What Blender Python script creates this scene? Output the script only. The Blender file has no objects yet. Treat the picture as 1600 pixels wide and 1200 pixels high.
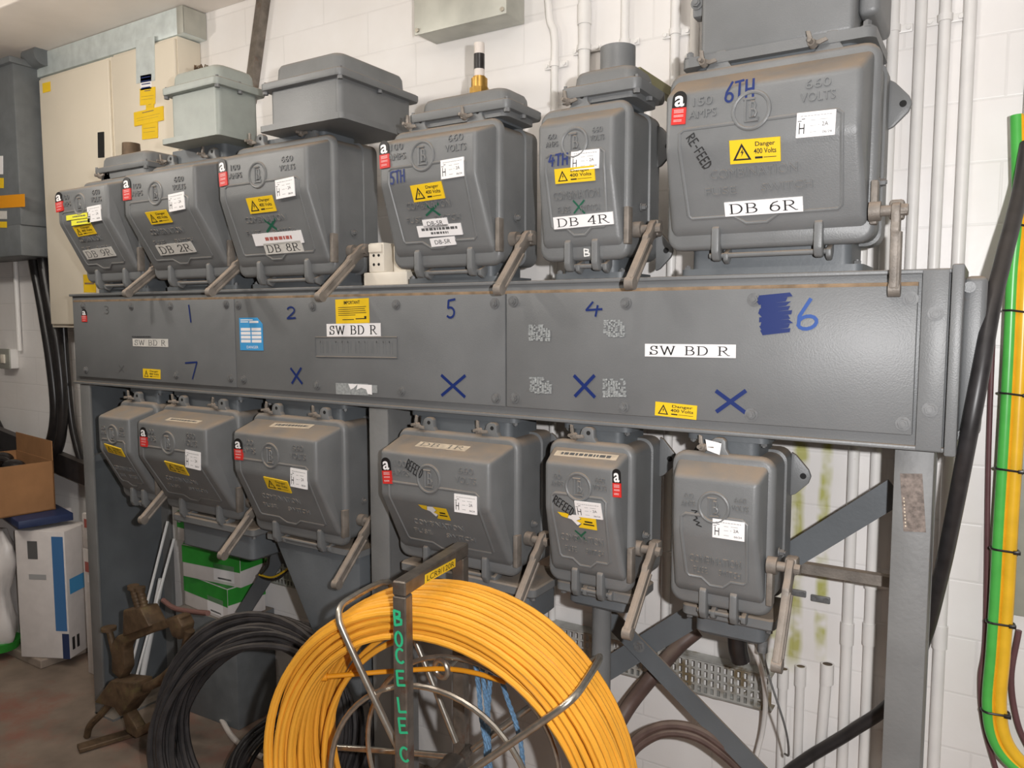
import bpy, bmesh, math, random
from mathutils import Vector, Matrix
random.seed(7)
SC = bpy.context.scene
COL = SC.collection
# ------------------------------------------------------------------ camera
F = 1210.0
YAW = math.radians(31.8)
PITCH = math.atan(103.0 / F)
CAM = Vector((0.0, -1.8, 1.72))
FWD = Vector((-math.sin(YAW) * math.cos(PITCH), math.cos(YAW) * math.cos(PITCH), -math.sin(PITCH)))
RGT = Vector((math.cos(YAW), math.sin(YAW), 0.0))
UPV = RGT.cross(FWD)
cd = bpy.data.cameras.new('camera')
cam = bpy.data.objects.new('camera', cd)
COL.objects.link(cam)
cd.sensor_fit = 'HORIZONTAL'
cd.sensor_width = 36.0
cd.lens = F / 1600.0 * 36.0
cd.clip_start = 0.02
R3 = Matrix((RGT, UPV, -FWD)).transposed()
cam.matrix_world = Matrix.Translation(CAM) @ R3.to_4x4()
SC.camera = cam
# ------------------------------------------------------------------ light and exposure
SC.view_settings.view_transform = 'Standard'
SC.view_settings.look = 'None'
SC.view_settings.exposure = 0.0
SC.view_settings.gamma = 1.0
SC.view_settings.use_curve_mapping = False
W = bpy.data.worlds.new('world')
SC.world = W
W.use_nodes = True
W.node_tree.nodes['Background'].inputs[0].default_value = (1.0, 0.90, 0.80, 1)
W.node_tree.nodes['Background'].inputs[1].default_value = 0.055


def lamp(name, kind, loc, energy, color=(1, 1, 1), size=0.1, size_y=None, target=None):
    l = bpy.data.lights.new(name, kind)
    l.energy = energy
    l.color = color
    if kind == 'AREA':
        l.shape = 'RECTANGLE'
        l.size = size
        l.size_y = size_y or size
    else:
        l.shadow_soft_size = size
    o = bpy.data.objects.new(name, l)
    o.location = loc
    if target is not None:
        o.rotation_euler = (Vector(target) - Vector(loc)).to_track_quat('-Z', 'Y').to_euler()
    COL.objects.link(o)
    return o


FL = CAM + RGT * 0.15 + UPV * 0.05 - FWD * 0.02
lamp('camera_flash', 'POINT', FL, 141.0, (1.0, 0.985, 0.985), 0.018)
for lx, en in ((-3.6, 21.0), (-2.7, 21.0), (-1.6, 11.0)):
    lamp('hanging_tube_left', 'POINT', (lx, -0.95, 2.62), en, (1.0, 0.94, 0.86), 0.06)
lamp('hanging_tube_right', 'POINT', (-0.5, -1.0, 2.95), 12.0, (1.0, 0.95, 0.90), 0.06)

# ------------------------------------------------------------------ surveying: a photo pixel to a point of the room
def ray(u, v):
    return FWD + RGT * ((u - 800) / F) - UPV * ((v - 600) / F)


def atY(u, v, y):
    r = ray(u, v)
    return CAM + r * ((y - CAM.y) / r.y)


def atX(u, v, x):
    r = ray(u, v)
    return CAM + r * ((x - CAM.x) / r.x)


def atZ(u, v, z):
    r = ray(u, v)
    return CAM + r * ((z - CAM.z) / r.z)


class Plane:
    def __init__(s, o, ex, ey, lift=0.0012):
        s.lift = lift
        s.o = Vector(o)
        s.ex = Vector(ex).normalized()
        s.ey = Vector(ey).normalized()
        s.n = s.ex.cross(s.ey)

    def px(s, u, v):
        r = ray(u, v)
        t = (s.o - CAM).dot(s.n) / r.dot(s.n)
        d = CAM + r * t - s.o
        return (d.dot(s.ex), d.dot(s.ey))

    def at(s, x, y, e=0.0):
        return s.o + s.ex * x + s.ey * y + s.n * e


# ------------------------------------------------------------------ materials
MATS = {}


def mat(name, col, rough=0.5, metal=0.0, noise=0.0, nscale=20.0, bump=0.0, bscale=120.0, dust=0.0,
        dustcol=(0.285, 0.222, 0.165), coat=0.0, stain=None, spec=0.5):
    m = bpy.data.materials.new(name)
    m.use_nodes = True
    nt = m.node_tree
    N = nt.nodes
    L = nt.links
    b = N['Principled BSDF']
    b.inputs['Roughness'].default_value = rough
    b.inputs['Metallic'].default_value = metal
    b.inputs['Specular IOR Level'].default_value = spec
    if coat:
        b.inputs['Coat Weight'].default_value = coat
        b.inputs['Coat Roughness'].default_value = 0.2
    c4 = (*col, 1)
    b.inputs['Base Color'].default_value = c4
    out = None
    tc = N.new('ShaderNodeTexCoord')
    geo = N.new('ShaderNodeNewGeometry')
    if noise:
        n = N.new('ShaderNodeTexNoise')
        n.inputs['Scale'].default_value = nscale
        n.inputs['Detail'].default_value = 5
        L.new(geo.outputs['Position'], n.inputs['Vector'])
        r = N.new('ShaderNodeValToRGB')
        r.color_ramp.elements[0].position = 0.3
        r.color_ramp.elements[1].position = 0.7
        r.color_ramp.elements[0].color = tuple(c * (1 - noise) for c in col) + (1,)
        r.color_ramp.elements[1].color = tuple(min(1, c * (1 + noise)) for c in col) + (1,)
        L.new(n.outputs['Fac'], r.inputs['Fac'])
        out = r.outputs['Color']
    if stain:
        sc_, lo, hi, scol = stain
        n = N.new('ShaderNodeTexNoise')
        n.inputs['Scale'].default_value = sc_
        n.inputs['Detail'].default_value = 6
        n.inputs['Roughness'].default_value = 0.65
        L.new(geo.outputs['Position'], n.inputs['Vector'])
        r = N.new('ShaderNodeMapRange')
        r.inputs[1].default_value = lo
        r.inputs[2].default_value = hi
        L.new(n.outputs['Fac'], r.inputs[0])
        mx = N.new('ShaderNodeMix')
        mx.data_type = 'RGBA'
        L.new(r.outputs[0], mx.inputs[0])
        if out:
            L.new(out, mx.inputs[6])
        else:
            mx.inputs[6].default_value = c4
        mx.inputs[7].default_value = (*scol, 1)
        out = mx.outputs[2]
    if dust:
        sx = N.new('ShaderNodeSeparateXYZ')
        L.new(geo.outputs['Normal'], sx.inputs[0])
        mr = N.new('ShaderNodeMapRange')
        mr.inputs[1].default_value = 0.30
        mr.inputs[2].default_value = 0.80
        L.new(sx.outputs['Z'], mr.inputs[0])
        n = N.new('ShaderNodeTexNoise')
        n.inputs['Scale'].default_value = 14
        n.inputs['Detail'].default_value = 5
        L.new(geo.outputs['Position'], n.inputs['Vector'])
        m2 = N.new('ShaderNodeMapRange')
        m2.inputs[1].default_value = 0.25
        m2.inputs[2].default_value = 0.6
        m2.inputs[3].default_value = 0.35
        m2.inputs[4].default_value = 1.0
        L.new(n.outputs['Fac'], m2.inputs[0])
        mu = N.new('ShaderNodeMath')
        mu.operation = 'MULTIPLY'
        L.new(mr.outputs[0], mu.inputs[0])
        L.new(m2.outputs[0], mu.inputs[1])
        mu2 = N.new('ShaderNodeMath')
        mu2.operation = 'MULTIPLY'
        mu2.inputs[1].default_value = dust
        L.new(mu.outputs[0], mu2.inputs[0])
        mx = N.new('ShaderNodeMix')
        mx.data_type = 'RGBA'
        L.new(mu2.outputs[0], mx.inputs[0])
        if out:
            L.new(out, mx.inputs[6])
        else:
            mx.inputs[6].default_value = c4
        mx.inputs[7].default_value = (*dustcol, 1)
        out = mx.outputs[2]
        rr = N.new('ShaderNodeMapRange')
        rr.inputs[3].default_value = rough
        rr.inputs[4].default_value = 0.95
        L.new(mu2.outputs[0], rr.inputs[0])
        L.new(rr.outputs[0], b.inputs['Roughness'])
    if out:
        L.new(out, b.inputs['Base Color'])
    if bump:
        n = N.new('ShaderNodeTexNoise')
        n.inputs['Scale'].default_value = bscale
        n.inputs['Detail'].default_value = 3
        L.new(geo.outputs['Position'], n.inputs['Vector'])
        bp = N.new('ShaderNodeBump')
        bp.inputs['Strength'].default_value = bump
        bp.inputs['Distance'].default_value = 0.002
        L.new(n.outputs['Fac'], bp.inputs['Height'])
        L.new(bp.outputs['Normal'], b.inputs['Normal'])
    MATS[name] = m
    return m


mat('grey_paint', (0.160, 0.165, 0.167), 0.42, noise=0.10, nscale=9, bump=0.22, bscale=320, dust=0.95, stain=(30, 0.70, 0.80, (0.16, 0.13, 0.105)))
mat('panel_paint', (0.160, 0.165, 0.168), 0.42, noise=0.10, nscale=5, bump=0.20, bscale=320, dust=0.95, stain=(26, 0.70, 0.82, (0.15, 0.125, 0.105)))
mat('post_paint', (0.175, 0.176, 0.174), 0.5, noise=0.12, nscale=7, bump=0.3, bscale=90, dust=0.8, stain=(18, 0.68, 0.8, (0.16, 0.11, 0.085)))
mat('blue_grey_paint', (0.118, 0.130, 0.140), 0.5, noise=0.10, nscale=8, bump=0.2, dust=0.8)
mat('green_grey_paint', (0.30, 0.325, 0.30), 0.45, noise=0.06, bump=0.15, dust=0.8)
mat('dark_cabinet', (0.13, 0.14, 0.145), 0.5, noise=0.1, bump=0.1, dust=0.7)
mat('lever_steel', (0.215, 0.190, 0.165), 0.55, 0.2, noise=0.25, nscale=30, bump=0.4, bscale=200, dust=0.8, dustcol=(0.40, 0.31, 0.24))
mat('bolt_steel', (0.155, 0.158, 0.16), 0.5, 0.1, noise=0.2, nscale=80, dust=0.5)
mat('galvanised', (0.66, 0.72, 0.71), 0.42, 0.35, noise=0.12, nscale=18)
mat('galvanised_box', (0.47, 0.47, 0.42), 0.45, 0.45, noise=0.10, nscale=14)
mat('cream_paint', (0.73, 0.66, 0.54), 0.45, noise=0.03, nscale=4)
mat('conduit_white', (0.80, 0.78, 0.755), 0.38, noise=0.04, nscale=12, bump=0.1, bscale=60, stain=(15, 0.72, 0.8, (0.5, 0.42, 0.33)))
mat('brass', (0.50, 0.30, 0.08), 0.38, 0.9, noise=0.15, nscale=60)
mat('black_rubber', (0.018, 0.016, 0.016), 0.32, noise=0.3, nscale=30)
mat('black_cable_dusty', (0.026, 0.024, 0.025), 0.40, noise=0.35, nscale=25, dust=0.12)
mat('brown_cable', (0.10, 0.062, 0.052), 0.5, noise=0.2, nscale=30, dust=0.4)
mat('purple_cable', (0.13, 0.055, 0.06), 0.5, noise=0.15)
mat('orange_rod', (0.83, 0.385, 0.04), 0.36, noise=0.12, nscale=6, coat=0.15)
mat('orange_tape', (0.75, 0.30, 0.01), 0.5)
mat('raw_steel', (0.20, 0.175, 0.15), 0.36, 0.7, noise=0.35, nscale=22, bump=0.15, stain=(14, 0.58, 0.72, (0.17, 0.085, 0.05)))
mat('zinc_steel', (0.55, 0.52, 0.46), 0.30, 0.9, noise=0.15, nscale=50)
mat('blue_rope', (0.13, 0.25, 0.40), 0.7, noise=0.4, nscale=160)
mat('rust_iron', (0.105, 0.066, 0.036), 0.6, 0.2, noise=0.45, nscale=24, bump=0.5, bscale=80, stain=(10, 0.55, 0.68, (0.15, 0.12, 0.05)))
mat('rating_metal', (0.19, 0.155, 0.135), 0.6, 0.2, noise=0.4, nscale=120)
mat('rust_stain', (0.24, 0.165, 0.10), 0.8, noise=0.35, nscale=30)
mat('cardboard', (0.36, 0.18, 0.075), 0.8, noise=0.1, nscale=12)
mat('card_inside', (0.30, 0.16, 0.07), 0.85)
mat('white_card', (0.68, 0.64, 0.62), 0.6, noise=0.05)
mat('white_bag', (0.70, 0.67, 0.65), 0.35, noise=0.08, nscale=10, bump=0.5, bscale=30)
mat('blue_print', (0.05, 0.16, 0.36), 0.5)
mat('navy_print', (0.02, 0.035, 0.10), 0.5)
mat('green_print', (0.03, 0.30, 0.035), 0.5, noise=0.1)
mat('red_print', (0.62, 0.03, 0.025), 0.45)
mat('pale_red_print', (0.45, 0.12, 0.10), 0.5)
mat('label_white', (0.86, 0.84, 0.84), 0.4)
mat('label_ivory', (0.60, 0.50, 0.38), 0.7, noise=0.15, nscale=60)
mat('label_aged', (0.62, 0.60, 0.56), 0.5, noise=0.08, nscale=60)
mat('label_yellow', (0.85, 0.56, 0.02), 0.4, noise=0.03)
mat('label_lime', (0.82, 0.78, 0.06), 0.4)
mat('label_black', (0.012, 0.011, 0.011), 0.4)
mat('label_blue', (0.06, 0.33, 0.66), 0.4)
mat('ink_black', (0.012, 0.012, 0.013), 0.5)
mat('ink_grey', (0.10, 0.10, 0.10), 0.6)
mat('ink_pale', (0.35, 0.35, 0.35), 0.6)
mat('ink_blue', (0.007, 0.022, 0.13), 0.45)
mat('ink_light_blue', (0.02, 0.075, 0.30), 0.45)
mat('ink_green', (0.010, 0.10, 0.055), 0.5)
mat('paint_pen_green', (0.03, 0.42, 0.20), 0.4)
mat('ink_white', (0.8, 0.8, 0.78), 0.5)
mat('glue_residue', (0.29, 0.305, 0.305), 0.7, noise=0.25, nscale=120)
mat('white_plastic', (0.78, 0.72, 0.62), 0.4, noise=0.04)
mat('dark_hole', (0.01, 0.01, 0.01), 0.8)
mat('earth_green', (0.09, 0.48, 0.085), 0.32, noise=0.08, nscale=20)
mat('earth_yellow', (0.86, 0.50, 0.03), 0.32, noise=0.08, nscale=20)
mat('lamp_glass_white', (0.85, 0.86, 0.86), 0.15)
mat('conduit_olive', (0.30, 0.28, 0.15), 0.5, 0.3)
mat('pink_cable', (0.20, 0.10, 0.085), 0.55)
mat('white_flex', (0.66, 0.60, 0.55), 0.5)
mat('yellow_wire', (0.65, 0.42, 0.02), 0.5)
mat('tray_metal', (0.50, 0.50, 0.47), 0.5, 0.3, noise=0.2, nscale=25, stain=(9, 0.52, 0.62, (0.22, 0.17, 0.10)))


def wall_material():
    m = bpy.data.materials.new('painted_brick')
    m.use_nodes = True
    nt = m.node_tree
    N = nt.nodes
    L = nt.links
    b = N['Principled BSDF']
    b.inputs['Roughness'].default_value = 0.40
    geo = N.new('ShaderNodeNewGeometry')
    sp = N.new('ShaderNodeSeparateXYZ')
    L.new(geo.outputs['Position'], sp.inputs[0])
    cb = N.new('ShaderNodeCombineXYZ')
    L.new(sp.outputs['X'], cb.inputs[0])
    L.new(sp.outputs['Z'], cb.inputs[1])
    br = N.new('ShaderNodeTexBrick')
    br.inputs['Scale'].default_value = 1.0
    br.inputs['Brick Width'].default_value = 0.45
    br.inputs['Row Height'].default_value = 0.15
    br.inputs['Mortar Size'].default_value = 0.004
    br.inputs['Mortar Smooth'].default_value = 0.6
    br.inputs['Color1'].default_value = (1, 1, 1, 1)
    br.inputs['Color2'].default_value = (0.95, 0.95, 0.95, 1)
    br.inputs['Mortar'].default_value = (0, 0, 0, 1)
    L.new(cb.outputs[0], br.inputs['Vector'])
    no = N.new('ShaderNodeTexNoise')
    no.inputs['Scale'].default_value = 2.2
    no.inputs['Detail'].default_value = 6
    L.new(geo.outputs['Position'], no.inputs['Vector'])
    ra = N.new('ShaderNodeValToRGB')
    ra.color_ramp.elements[0].position = 0.30
    ra.color_ramp.elements[0].color = (0.76, 0.725, 0.69, 1)
    ra.color_ramp.elements[1].position = 0.60
    ra.color_ramp.elements[1].color = (0.845, 0.825, 0.81, 1)
    L.new(no.outputs['Fac'], ra.inputs[0])
    mx = N.new('ShaderNodeMix')
    mx.data_type = 'RGBA'
    mx.blend_type = 'MULTIPLY'
    mr = N.new('ShaderNodeMapRange')
    mr.inputs[3].default_value = 0.93
    mr.inputs[4].default_value = 1.0
    L.new(br.outputs['Color'], mr.inputs[0])
    mx.inputs[0].default_value = 1.0
    L.new(ra.outputs[0], mx.inputs[6])
    L.new(mr.outputs[0], mx.inputs[7])
    col = mx.outputs[2]
    # greenish water streaks between the conduits right of the lower switches
    for (xc, wd, z0, z1, colr) in ((-0.445, 0.024, 0.70, 1.50, (0.46, 0.45, 0.16)), (-0.375, 0.020, 0.75, 1.50, (0.46, 0.46, 0.14)),
                                   (-0.51, 0.03, 0.70, 1.0, (0.46, 0.45, 0.15))):
        wv = N.new('ShaderNodeTexNoise')
        wv.inputs['Scale'].default_value = 7
        L.new(geo.outputs['Position'], wv.inputs['Vector'])
        a = N.new('ShaderNodeMath'); a.operation = 'MULTIPLY_ADD'
        L.new(wv.outputs['Fac'], a.inputs[0]); a.inputs[1].default_value = 0.03
        L.new(sp.outputs['X'], a.inputs[2])
        s = N.new('ShaderNodeMath'); s.operation = 'SUBTRACT'
        L.new(a.outputs[0], s.inputs[0]); s.inputs[1].default_value = xc + 0.015
        ab = N.new('ShaderNodeMath'); ab.operation = 'ABSOLUTE'
        L.new(s.outputs[0], ab.inputs[0])
        m1 = N.new('ShaderNodeMapRange')
        m1.inputs[1].default_value = wd; m1.inputs[2].default_value = wd * 0.4
        L.new(ab.outputs[0], m1.inputs[0])
        m2 = N.new('ShaderNodeMapRange')
        m2.inputs[1].default_value = z0; m2.inputs[2].default_value = z0 + 0.06
        L.new(sp.outputs['Z'], m2.inputs[0])
        m3 = N.new('ShaderNodeMapRange')
        m3.inputs[1].default_value = z1; m3.inputs[2].default_value = z1 - 0.06
        L.new(sp.outputs['Z'], m3.inputs[0])
        n4 = N.new('ShaderNodeTexNoise'); n4.inputs['Scale'].default_value = 16
        L.new(geo.outputs['Position'], n4.inputs['Vector'])
        m4 = N.new('ShaderNodeMapRange'); m4.inputs[1].default_value = 0.35; m4.inputs[2].default_value = 0.6
        L.new(n4.outputs['Fac'], m4.inputs[0])
        prev = m1.outputs[0]
        for x in (m2, m3, m4):
            mu = N.new('ShaderNodeMath'); mu.operation = 'MULTIPLY'
            L.new(prev, mu.inputs[0]); L.new(x.outputs[0], mu.inputs[1])
            prev = mu.outputs[0]
        k = N.new('ShaderNodeMix'); k.data_type = 'RGBA'
        L.new(prev, k.inputs[0]); L.new(col, k.inputs[6]); k.inputs[7].default_value = (*colr, 1)
        col = k.outputs[2]
    L.new(col, b.inputs['Base Color'])
    n2 = N.new('ShaderNodeTexNoise'); n2.inputs['Scale'].default_value = 45
    L.new(geo.outputs['Position'], n2.inputs['Vector'])
    ad = N.new('ShaderNodeMath'); ad.operation = 'MULTIPLY_ADD'
    L.new(n2.outputs['Fac'], ad.inputs[0]); ad.inputs[1].default_value = 0.5
    L.new(br.outputs['Color'], ad.inputs[2])
    bp = N.new('ShaderNodeBump'); bp.inputs['Strength'].default_value = 0.22; bp.inputs['Distance'].default_value = 0.004
    L.new(ad.outputs[0], bp.inputs['Height'])
    L.new(bp.outputs['Normal'], b.inputs['Normal'])
    MATS['painted_brick'] = m


wall_material()
mat('concrete_floor', (0.205, 0.158, 0.122), 0.75, noise=0.28, nscale=5, bump=0.4, bscale=40, stain=(3.2, 0.50, 0.70, (0.24, 0.105, 0.075)))
mat('concrete_plinth', (0.27, 0.22, 0.18), 0.8, noise=0.25, nscale=7, bump=0.4, bscale=40)
mat('ceiling_paint', (0.72, 0.68, 0.62), 0.7, noise=0.04, nscale=3)
mat('beam_paint', (0.76, 0.70, 0.64), 0.6, noise=0.07, nscale=3)


# ------------------------------------------------------------------ mesh helpers
class MB:
    """collects shapes that become ONE mesh object"""

    def __init__(s):
        s.v = []
        s.f = []
        s.m = []

    def add(s, vs, fs, mi=0):
        b = len(s.v)
        s.v += [Vector(p) for p in vs]
        s.f += [tuple(b + i for i in f) for f in fs]
        s.m += [mi] * len(fs)

    def bm(s, b, mi=0):
        b.verts.index_update()
        s.add([v.co.copy() for v in b.verts], [tuple(v.index for v in f.verts) for f in b.faces], mi)
        b.free()

    def box(s, a, b, bev=0.0, seg=2, mi=0, M=None):
        x0, x1 = sorted((a[0], b[0])); y0, y1 = sorted((a[1], b[1])); z0, z1 = sorted((a[2], b[2]))
        vs = [Vector(p) for p in ((x0, y0, z0), (x1, y0, z0), (x1, y1, z0), (x0, y1, z0), (x0, y0, z1), (x1, y0, z1), (x1, y1, z1), (x0, y1, z1))]
        fs = [(0, 3, 2, 1), (4, 5, 6, 7), (0, 1, 5, 4), (1, 2, 6, 5), (2, 3, 7, 6), (3, 0, 4, 7)]
        s.hull(vs, fs, bev, seg, mi, M)

    def hull(s, vs, fs, bev=0.0, seg=2, mi=0, M=None):
        if M is not None:
            vs = [M @ Vector(p) for p in vs]
        if not bev:
            s.add(vs, fs, mi)
            return
        b = bmesh.new()
        bv = [b.verts.new(p) for p in vs]
        for f in fs:
            b.faces.new([bv[i] for i in f])
        b.normal_update()
        bmesh.ops.bevel(b, geom=b.edges[:], offset=bev, segments=seg, profile=0.5, affect='EDGES', clamp_overlap=True)
        s.bm(b, mi)

    def bar(s, p, q, w, t, up=(0, 0, 1), bev=0.0, mi=0):
        """rectangular bar from p to q; w across (along 'up' made normal to the bar), t the other way"""
        p, q = Vector(p), Vector(q)
        d = (q - p).normalized()
        u = Vector(up)
        u = (u - d * u.dot(d)).normalized()
        n = d.cross(u)
        vs = []
        for c in (p, q):
            for (a, b) in ((-1, -1), (1, -1), (1, 1), (-1, 1)):
                vs.append(c + u * (a * w / 2) + n * (b * t / 2))
        fs = [(0, 1, 2, 3), (7, 6, 5, 4), (1, 0, 4, 5), (2, 1, 5, 6), (3, 2, 6, 7), (0, 3, 7, 4)]
        s.hull(vs, fs, bev, 1, mi)

    def cyl(s, p, q, r, seg=16, r2=None, mi=0, hollow=0.0):
        p, q = Vector(p), Vector(q)
        r2 = r if r2 is None else r2
        d = (q - p).normalized()
        u = d.orthogonal().normalized()
        n = d.cross(u)
        vs = []
        for c, rr in ((p, r), (q, r2)):
            for i in range(seg):
                a = 2 * math.pi * i / seg
                vs.append(c + (u * math.cos(a) + n * math.sin(a)) * rr)
        fs = [(i, (i + 1) % seg, seg + (i + 1) % seg, seg + i) for i in range(seg)]
        if not hollow:
            fs += [tuple(range(seg))[::-1], tuple(range(seg, 2 * seg))]
            s.add(vs, fs, mi)
        else:
            for c in (p, q):
                for i in range(seg):
                    a = 2 * math.pi * i / seg
                    vs.append(c + (u * math.cos(a) + n * math.sin(a)) * hollow)
            for i in range(seg):
                j = (i + 1) % seg
                fs += [(2 * seg + j, 2 * seg + i, 3 * seg + i, 3 * seg + j), (seg + i, seg + j, 3 * seg + j, 3 * seg + i), (j, i, 2 * seg + i, 2 * seg + j)]
            s.add(vs, fs, mi)

    def tube(s, pts, r, seg=8, closed=False, mi=0, mfun=None, up=None):
        pts = [Vector(p) for p in pts]
        n = len(pts)
        rr = r if isinstance(r, (list, tuple)) else [r] * n
        tang = []
        for i in range(n):
            a = pts[(i - 1) % n] if (closed or i > 0) else pts[i]
            b = pts[(i + 1) % n] if (closed or i < n - 1) else pts[i]
            t = (b - a)
            tang.append(t.normalized() if t.length > 1e-9 else Vector((0, 0, 1)))
        u = (Vector(up) if up else tang[0].orthogonal()).normalized()
        vs, fs, ms = [], [], []
        for i in range(n):
            t = tang[i]
            u = u - t * u.dot(t)
            if u.length < 1e-6:
                u = t.orthogonal()
            u.normalize()
            w = t.cross(u)
            for k in range(seg):
                a = 2 * math.pi * k / seg
                vs.append(pts[i] + (u * math.cos(a) + w * math.sin(a)) * rr[i])
        m = n if closed else n - 1
        for i in range(m):
            j = (i + 1) % n
            for k in range(seg):
                l = (k + 1) % seg
                fs.append((i * seg + k, i * seg + l, j * seg + l, j * seg + k))
                ms.append(mfun(k / seg) if mfun else mi)
        if not closed:
            fs.append(tuple(range(seg))[::-1]); ms.append(mi)
            fs.append(tuple((n - 1) * seg + k for k in range(seg))); ms.append(mi)
        b = len(s.v)
        s.v += vs
        s.f += [tuple(b + i for i in f) for f in fs]
        s.m += ms

    def prism(s, poly, axis, a, b, bev=0.0, seg=2, mi=0, M=None):
        """polygon in the plane normal to axis ('x': (y,z), 'y': (x,z), 'z': (x,y)) from a to b"""
        def P(c, h):
            return {'x': (h, c[0], c[1]), 'y': (c[0], h, c[1]), 'z': (c[0], c[1], h)}[axis]
        n = len(poly)
        vs = [P(c, a) for c in poly] + [P(c, b) for c in poly]
        fs = [tuple(range(n)), tuple(range(2 * n - 1, n - 1, -1))] + [(i, n + i, n + (i + 1) % n, (i + 1) % n) for i in range(n)]
        s.hull(vs, fs, bev, seg, mi, M)

    def disc(s, c, r, nrm, seg=20, e=0.0, mi=0):
        c = Vector(c); nrm = Vector(nrm).normalized()
        s.cyl(c, c + nrm * max(e, 0.0005), r, seg, mi=mi)

    def ring(s, c, nrm, R, r, seg=32, ts=8, mi=0):
        nrm = Vector(nrm).normalized()
        u = nrm.orthogonal().normalized(); w = nrm.cross(u)
        s.tube([Vector(c) + (u * math.cos(2 * math.pi * i / seg) + w * math.sin(2 * math.pi * i / seg)) * R for i in range(seg)], r, ts, True, mi)

    def sphere(s, c, r, seg=12, mi=0, sc=(1, 1, 1)):
        b = bmesh.new()
        bmesh.ops.create_uvsphere(b, u_segments=seg, v_segments=seg // 2 + 2, radius=r)
        for v in b.verts:
            v.co = Vector((v.co.x * sc[0], v.co.y * sc[1], v.co.z * sc[2])) + Vector(c)
        s.bm(b, mi)


def spline(pts, n=8, closed=False):
    P = [Vector(p) for p in pts]
    out = []
    m = len(P)
    for i in range(m if closed else m - 1):
        p0 = P[(i - 1) % m] if (closed or i > 0) else P[0] * 2 - P[1]
        p1 = P[i]
        p2 = P[(i + 1) % m]
        p3 = P[(i + 2) % m] if (closed or i + 2 < m) else P[-1] * 2 - P[-2]
        for k in range(n):
            t = k / n
            out.append(0.5 * ((2 * p1) + (p2 - p0) * t + (2 * p0 - 5 * p1 + 4 * p2 - p3) * t * t + (3 * p1 - p0 - 3 * p2 + p3) * t ** 3))
    if not closed:
        out.append(P[-1])
    return out


def origin_of(o):
    p = Vector((0, 0, 0))
    while o is not None:
        p += o.location
        o = o.parent
    return p


def obj(name, mb, m, parent=None, smooth=35, loc=None):
    me = bpy.data.meshes.new(name)
    if parent is not None:
        off = origin_of(parent)
    elif loc is not None:
        off = Vector(loc)
    else:
        xs = [v.x for v in mb.v]; ys = [v.y for v in mb.v]; zs = [v.z for v in mb.v]
        off = Vector(((min(xs) + max(xs)) / 2, (min(ys) + max(ys)) / 2, min(zs)))
    me.from_pydata([v - off for v in mb.v], [], mb.f)
    ml = m if isinstance(m, (list, tuple)) else [m]
    for x in ml:
        me.materials.append(MATS[x])
    if len(ml) > 1:
        me.polygons.foreach_set('material_index', mb.m)
    b = bmesh.new()
    b.from_mesh(me)
    bmesh.ops.recalc_face_normals(b, faces=b.faces[:])
    b.to_mesh(me)
    b.free()
    if smooth:
        me.polygons.foreach_set('use_smooth', [True] * len(me.polygons))
        me.set_sharp_from_angle(angle=math.radians(smooth))
    me.update()
    o = bpy.data.objects.new(name, me)
    COL.objects.link(o)
    if parent is not None:
        o.parent = parent
    else:
        o.location = off
    return o


def tag(o, label, cat, group=None):
    o['label'] = label
    o['category'] = cat
    if group:
        o['group'] = group
    return o


def thing(name, label, cat, loc, group=None):
    o = bpy.data.objects.new(name, None)
    o.empty_display_size = 0.05
    COL.objects.link(o)
    o.location = loc
    return tag(o, label, cat, group)


def struct(name, mb, m):
    o = obj(name, mb, m, smooth=0)
    o['kind'] = 'structure'
    return o


# ------------------------------------------------------------------ writing
_TXT = {}


def text_mesh(s, bold=0.0, ext=0.0):
    k = (s, bold, ext)
    if k in _TXT:
        return _TXT[k]
    cu = bpy.data.curves.new('t', 'FONT')
    cu.body = s
    cu.size = 1.0
    cu.offset = bold
    cu.extrude = ext
    cu.resolution_u = 3
    ob = bpy.data.objects.new('t', cu)
    me = ob.to_mesh()
    vs = [v.co.copy() for v in me.vertices]
    fs = [tuple(p.vertices) for p in me.polygons]
    ob.to_mesh_clear()
    bpy.data.objects.remove(ob)
    bpy.data.curves.remove(cu)
    _TXT[k] = (vs, fs)
    return _TXT[k]


def arc(cx, cy, rx, ry, a0, a1, n=12):
    return [(cx + rx * math.cos(math.radians(a0 + (a1 - a0) * i / n)), cy + ry * math.sin(math.radians(a0 + (a1 - a0) * i / n))) for i in range(n + 1)]


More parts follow.
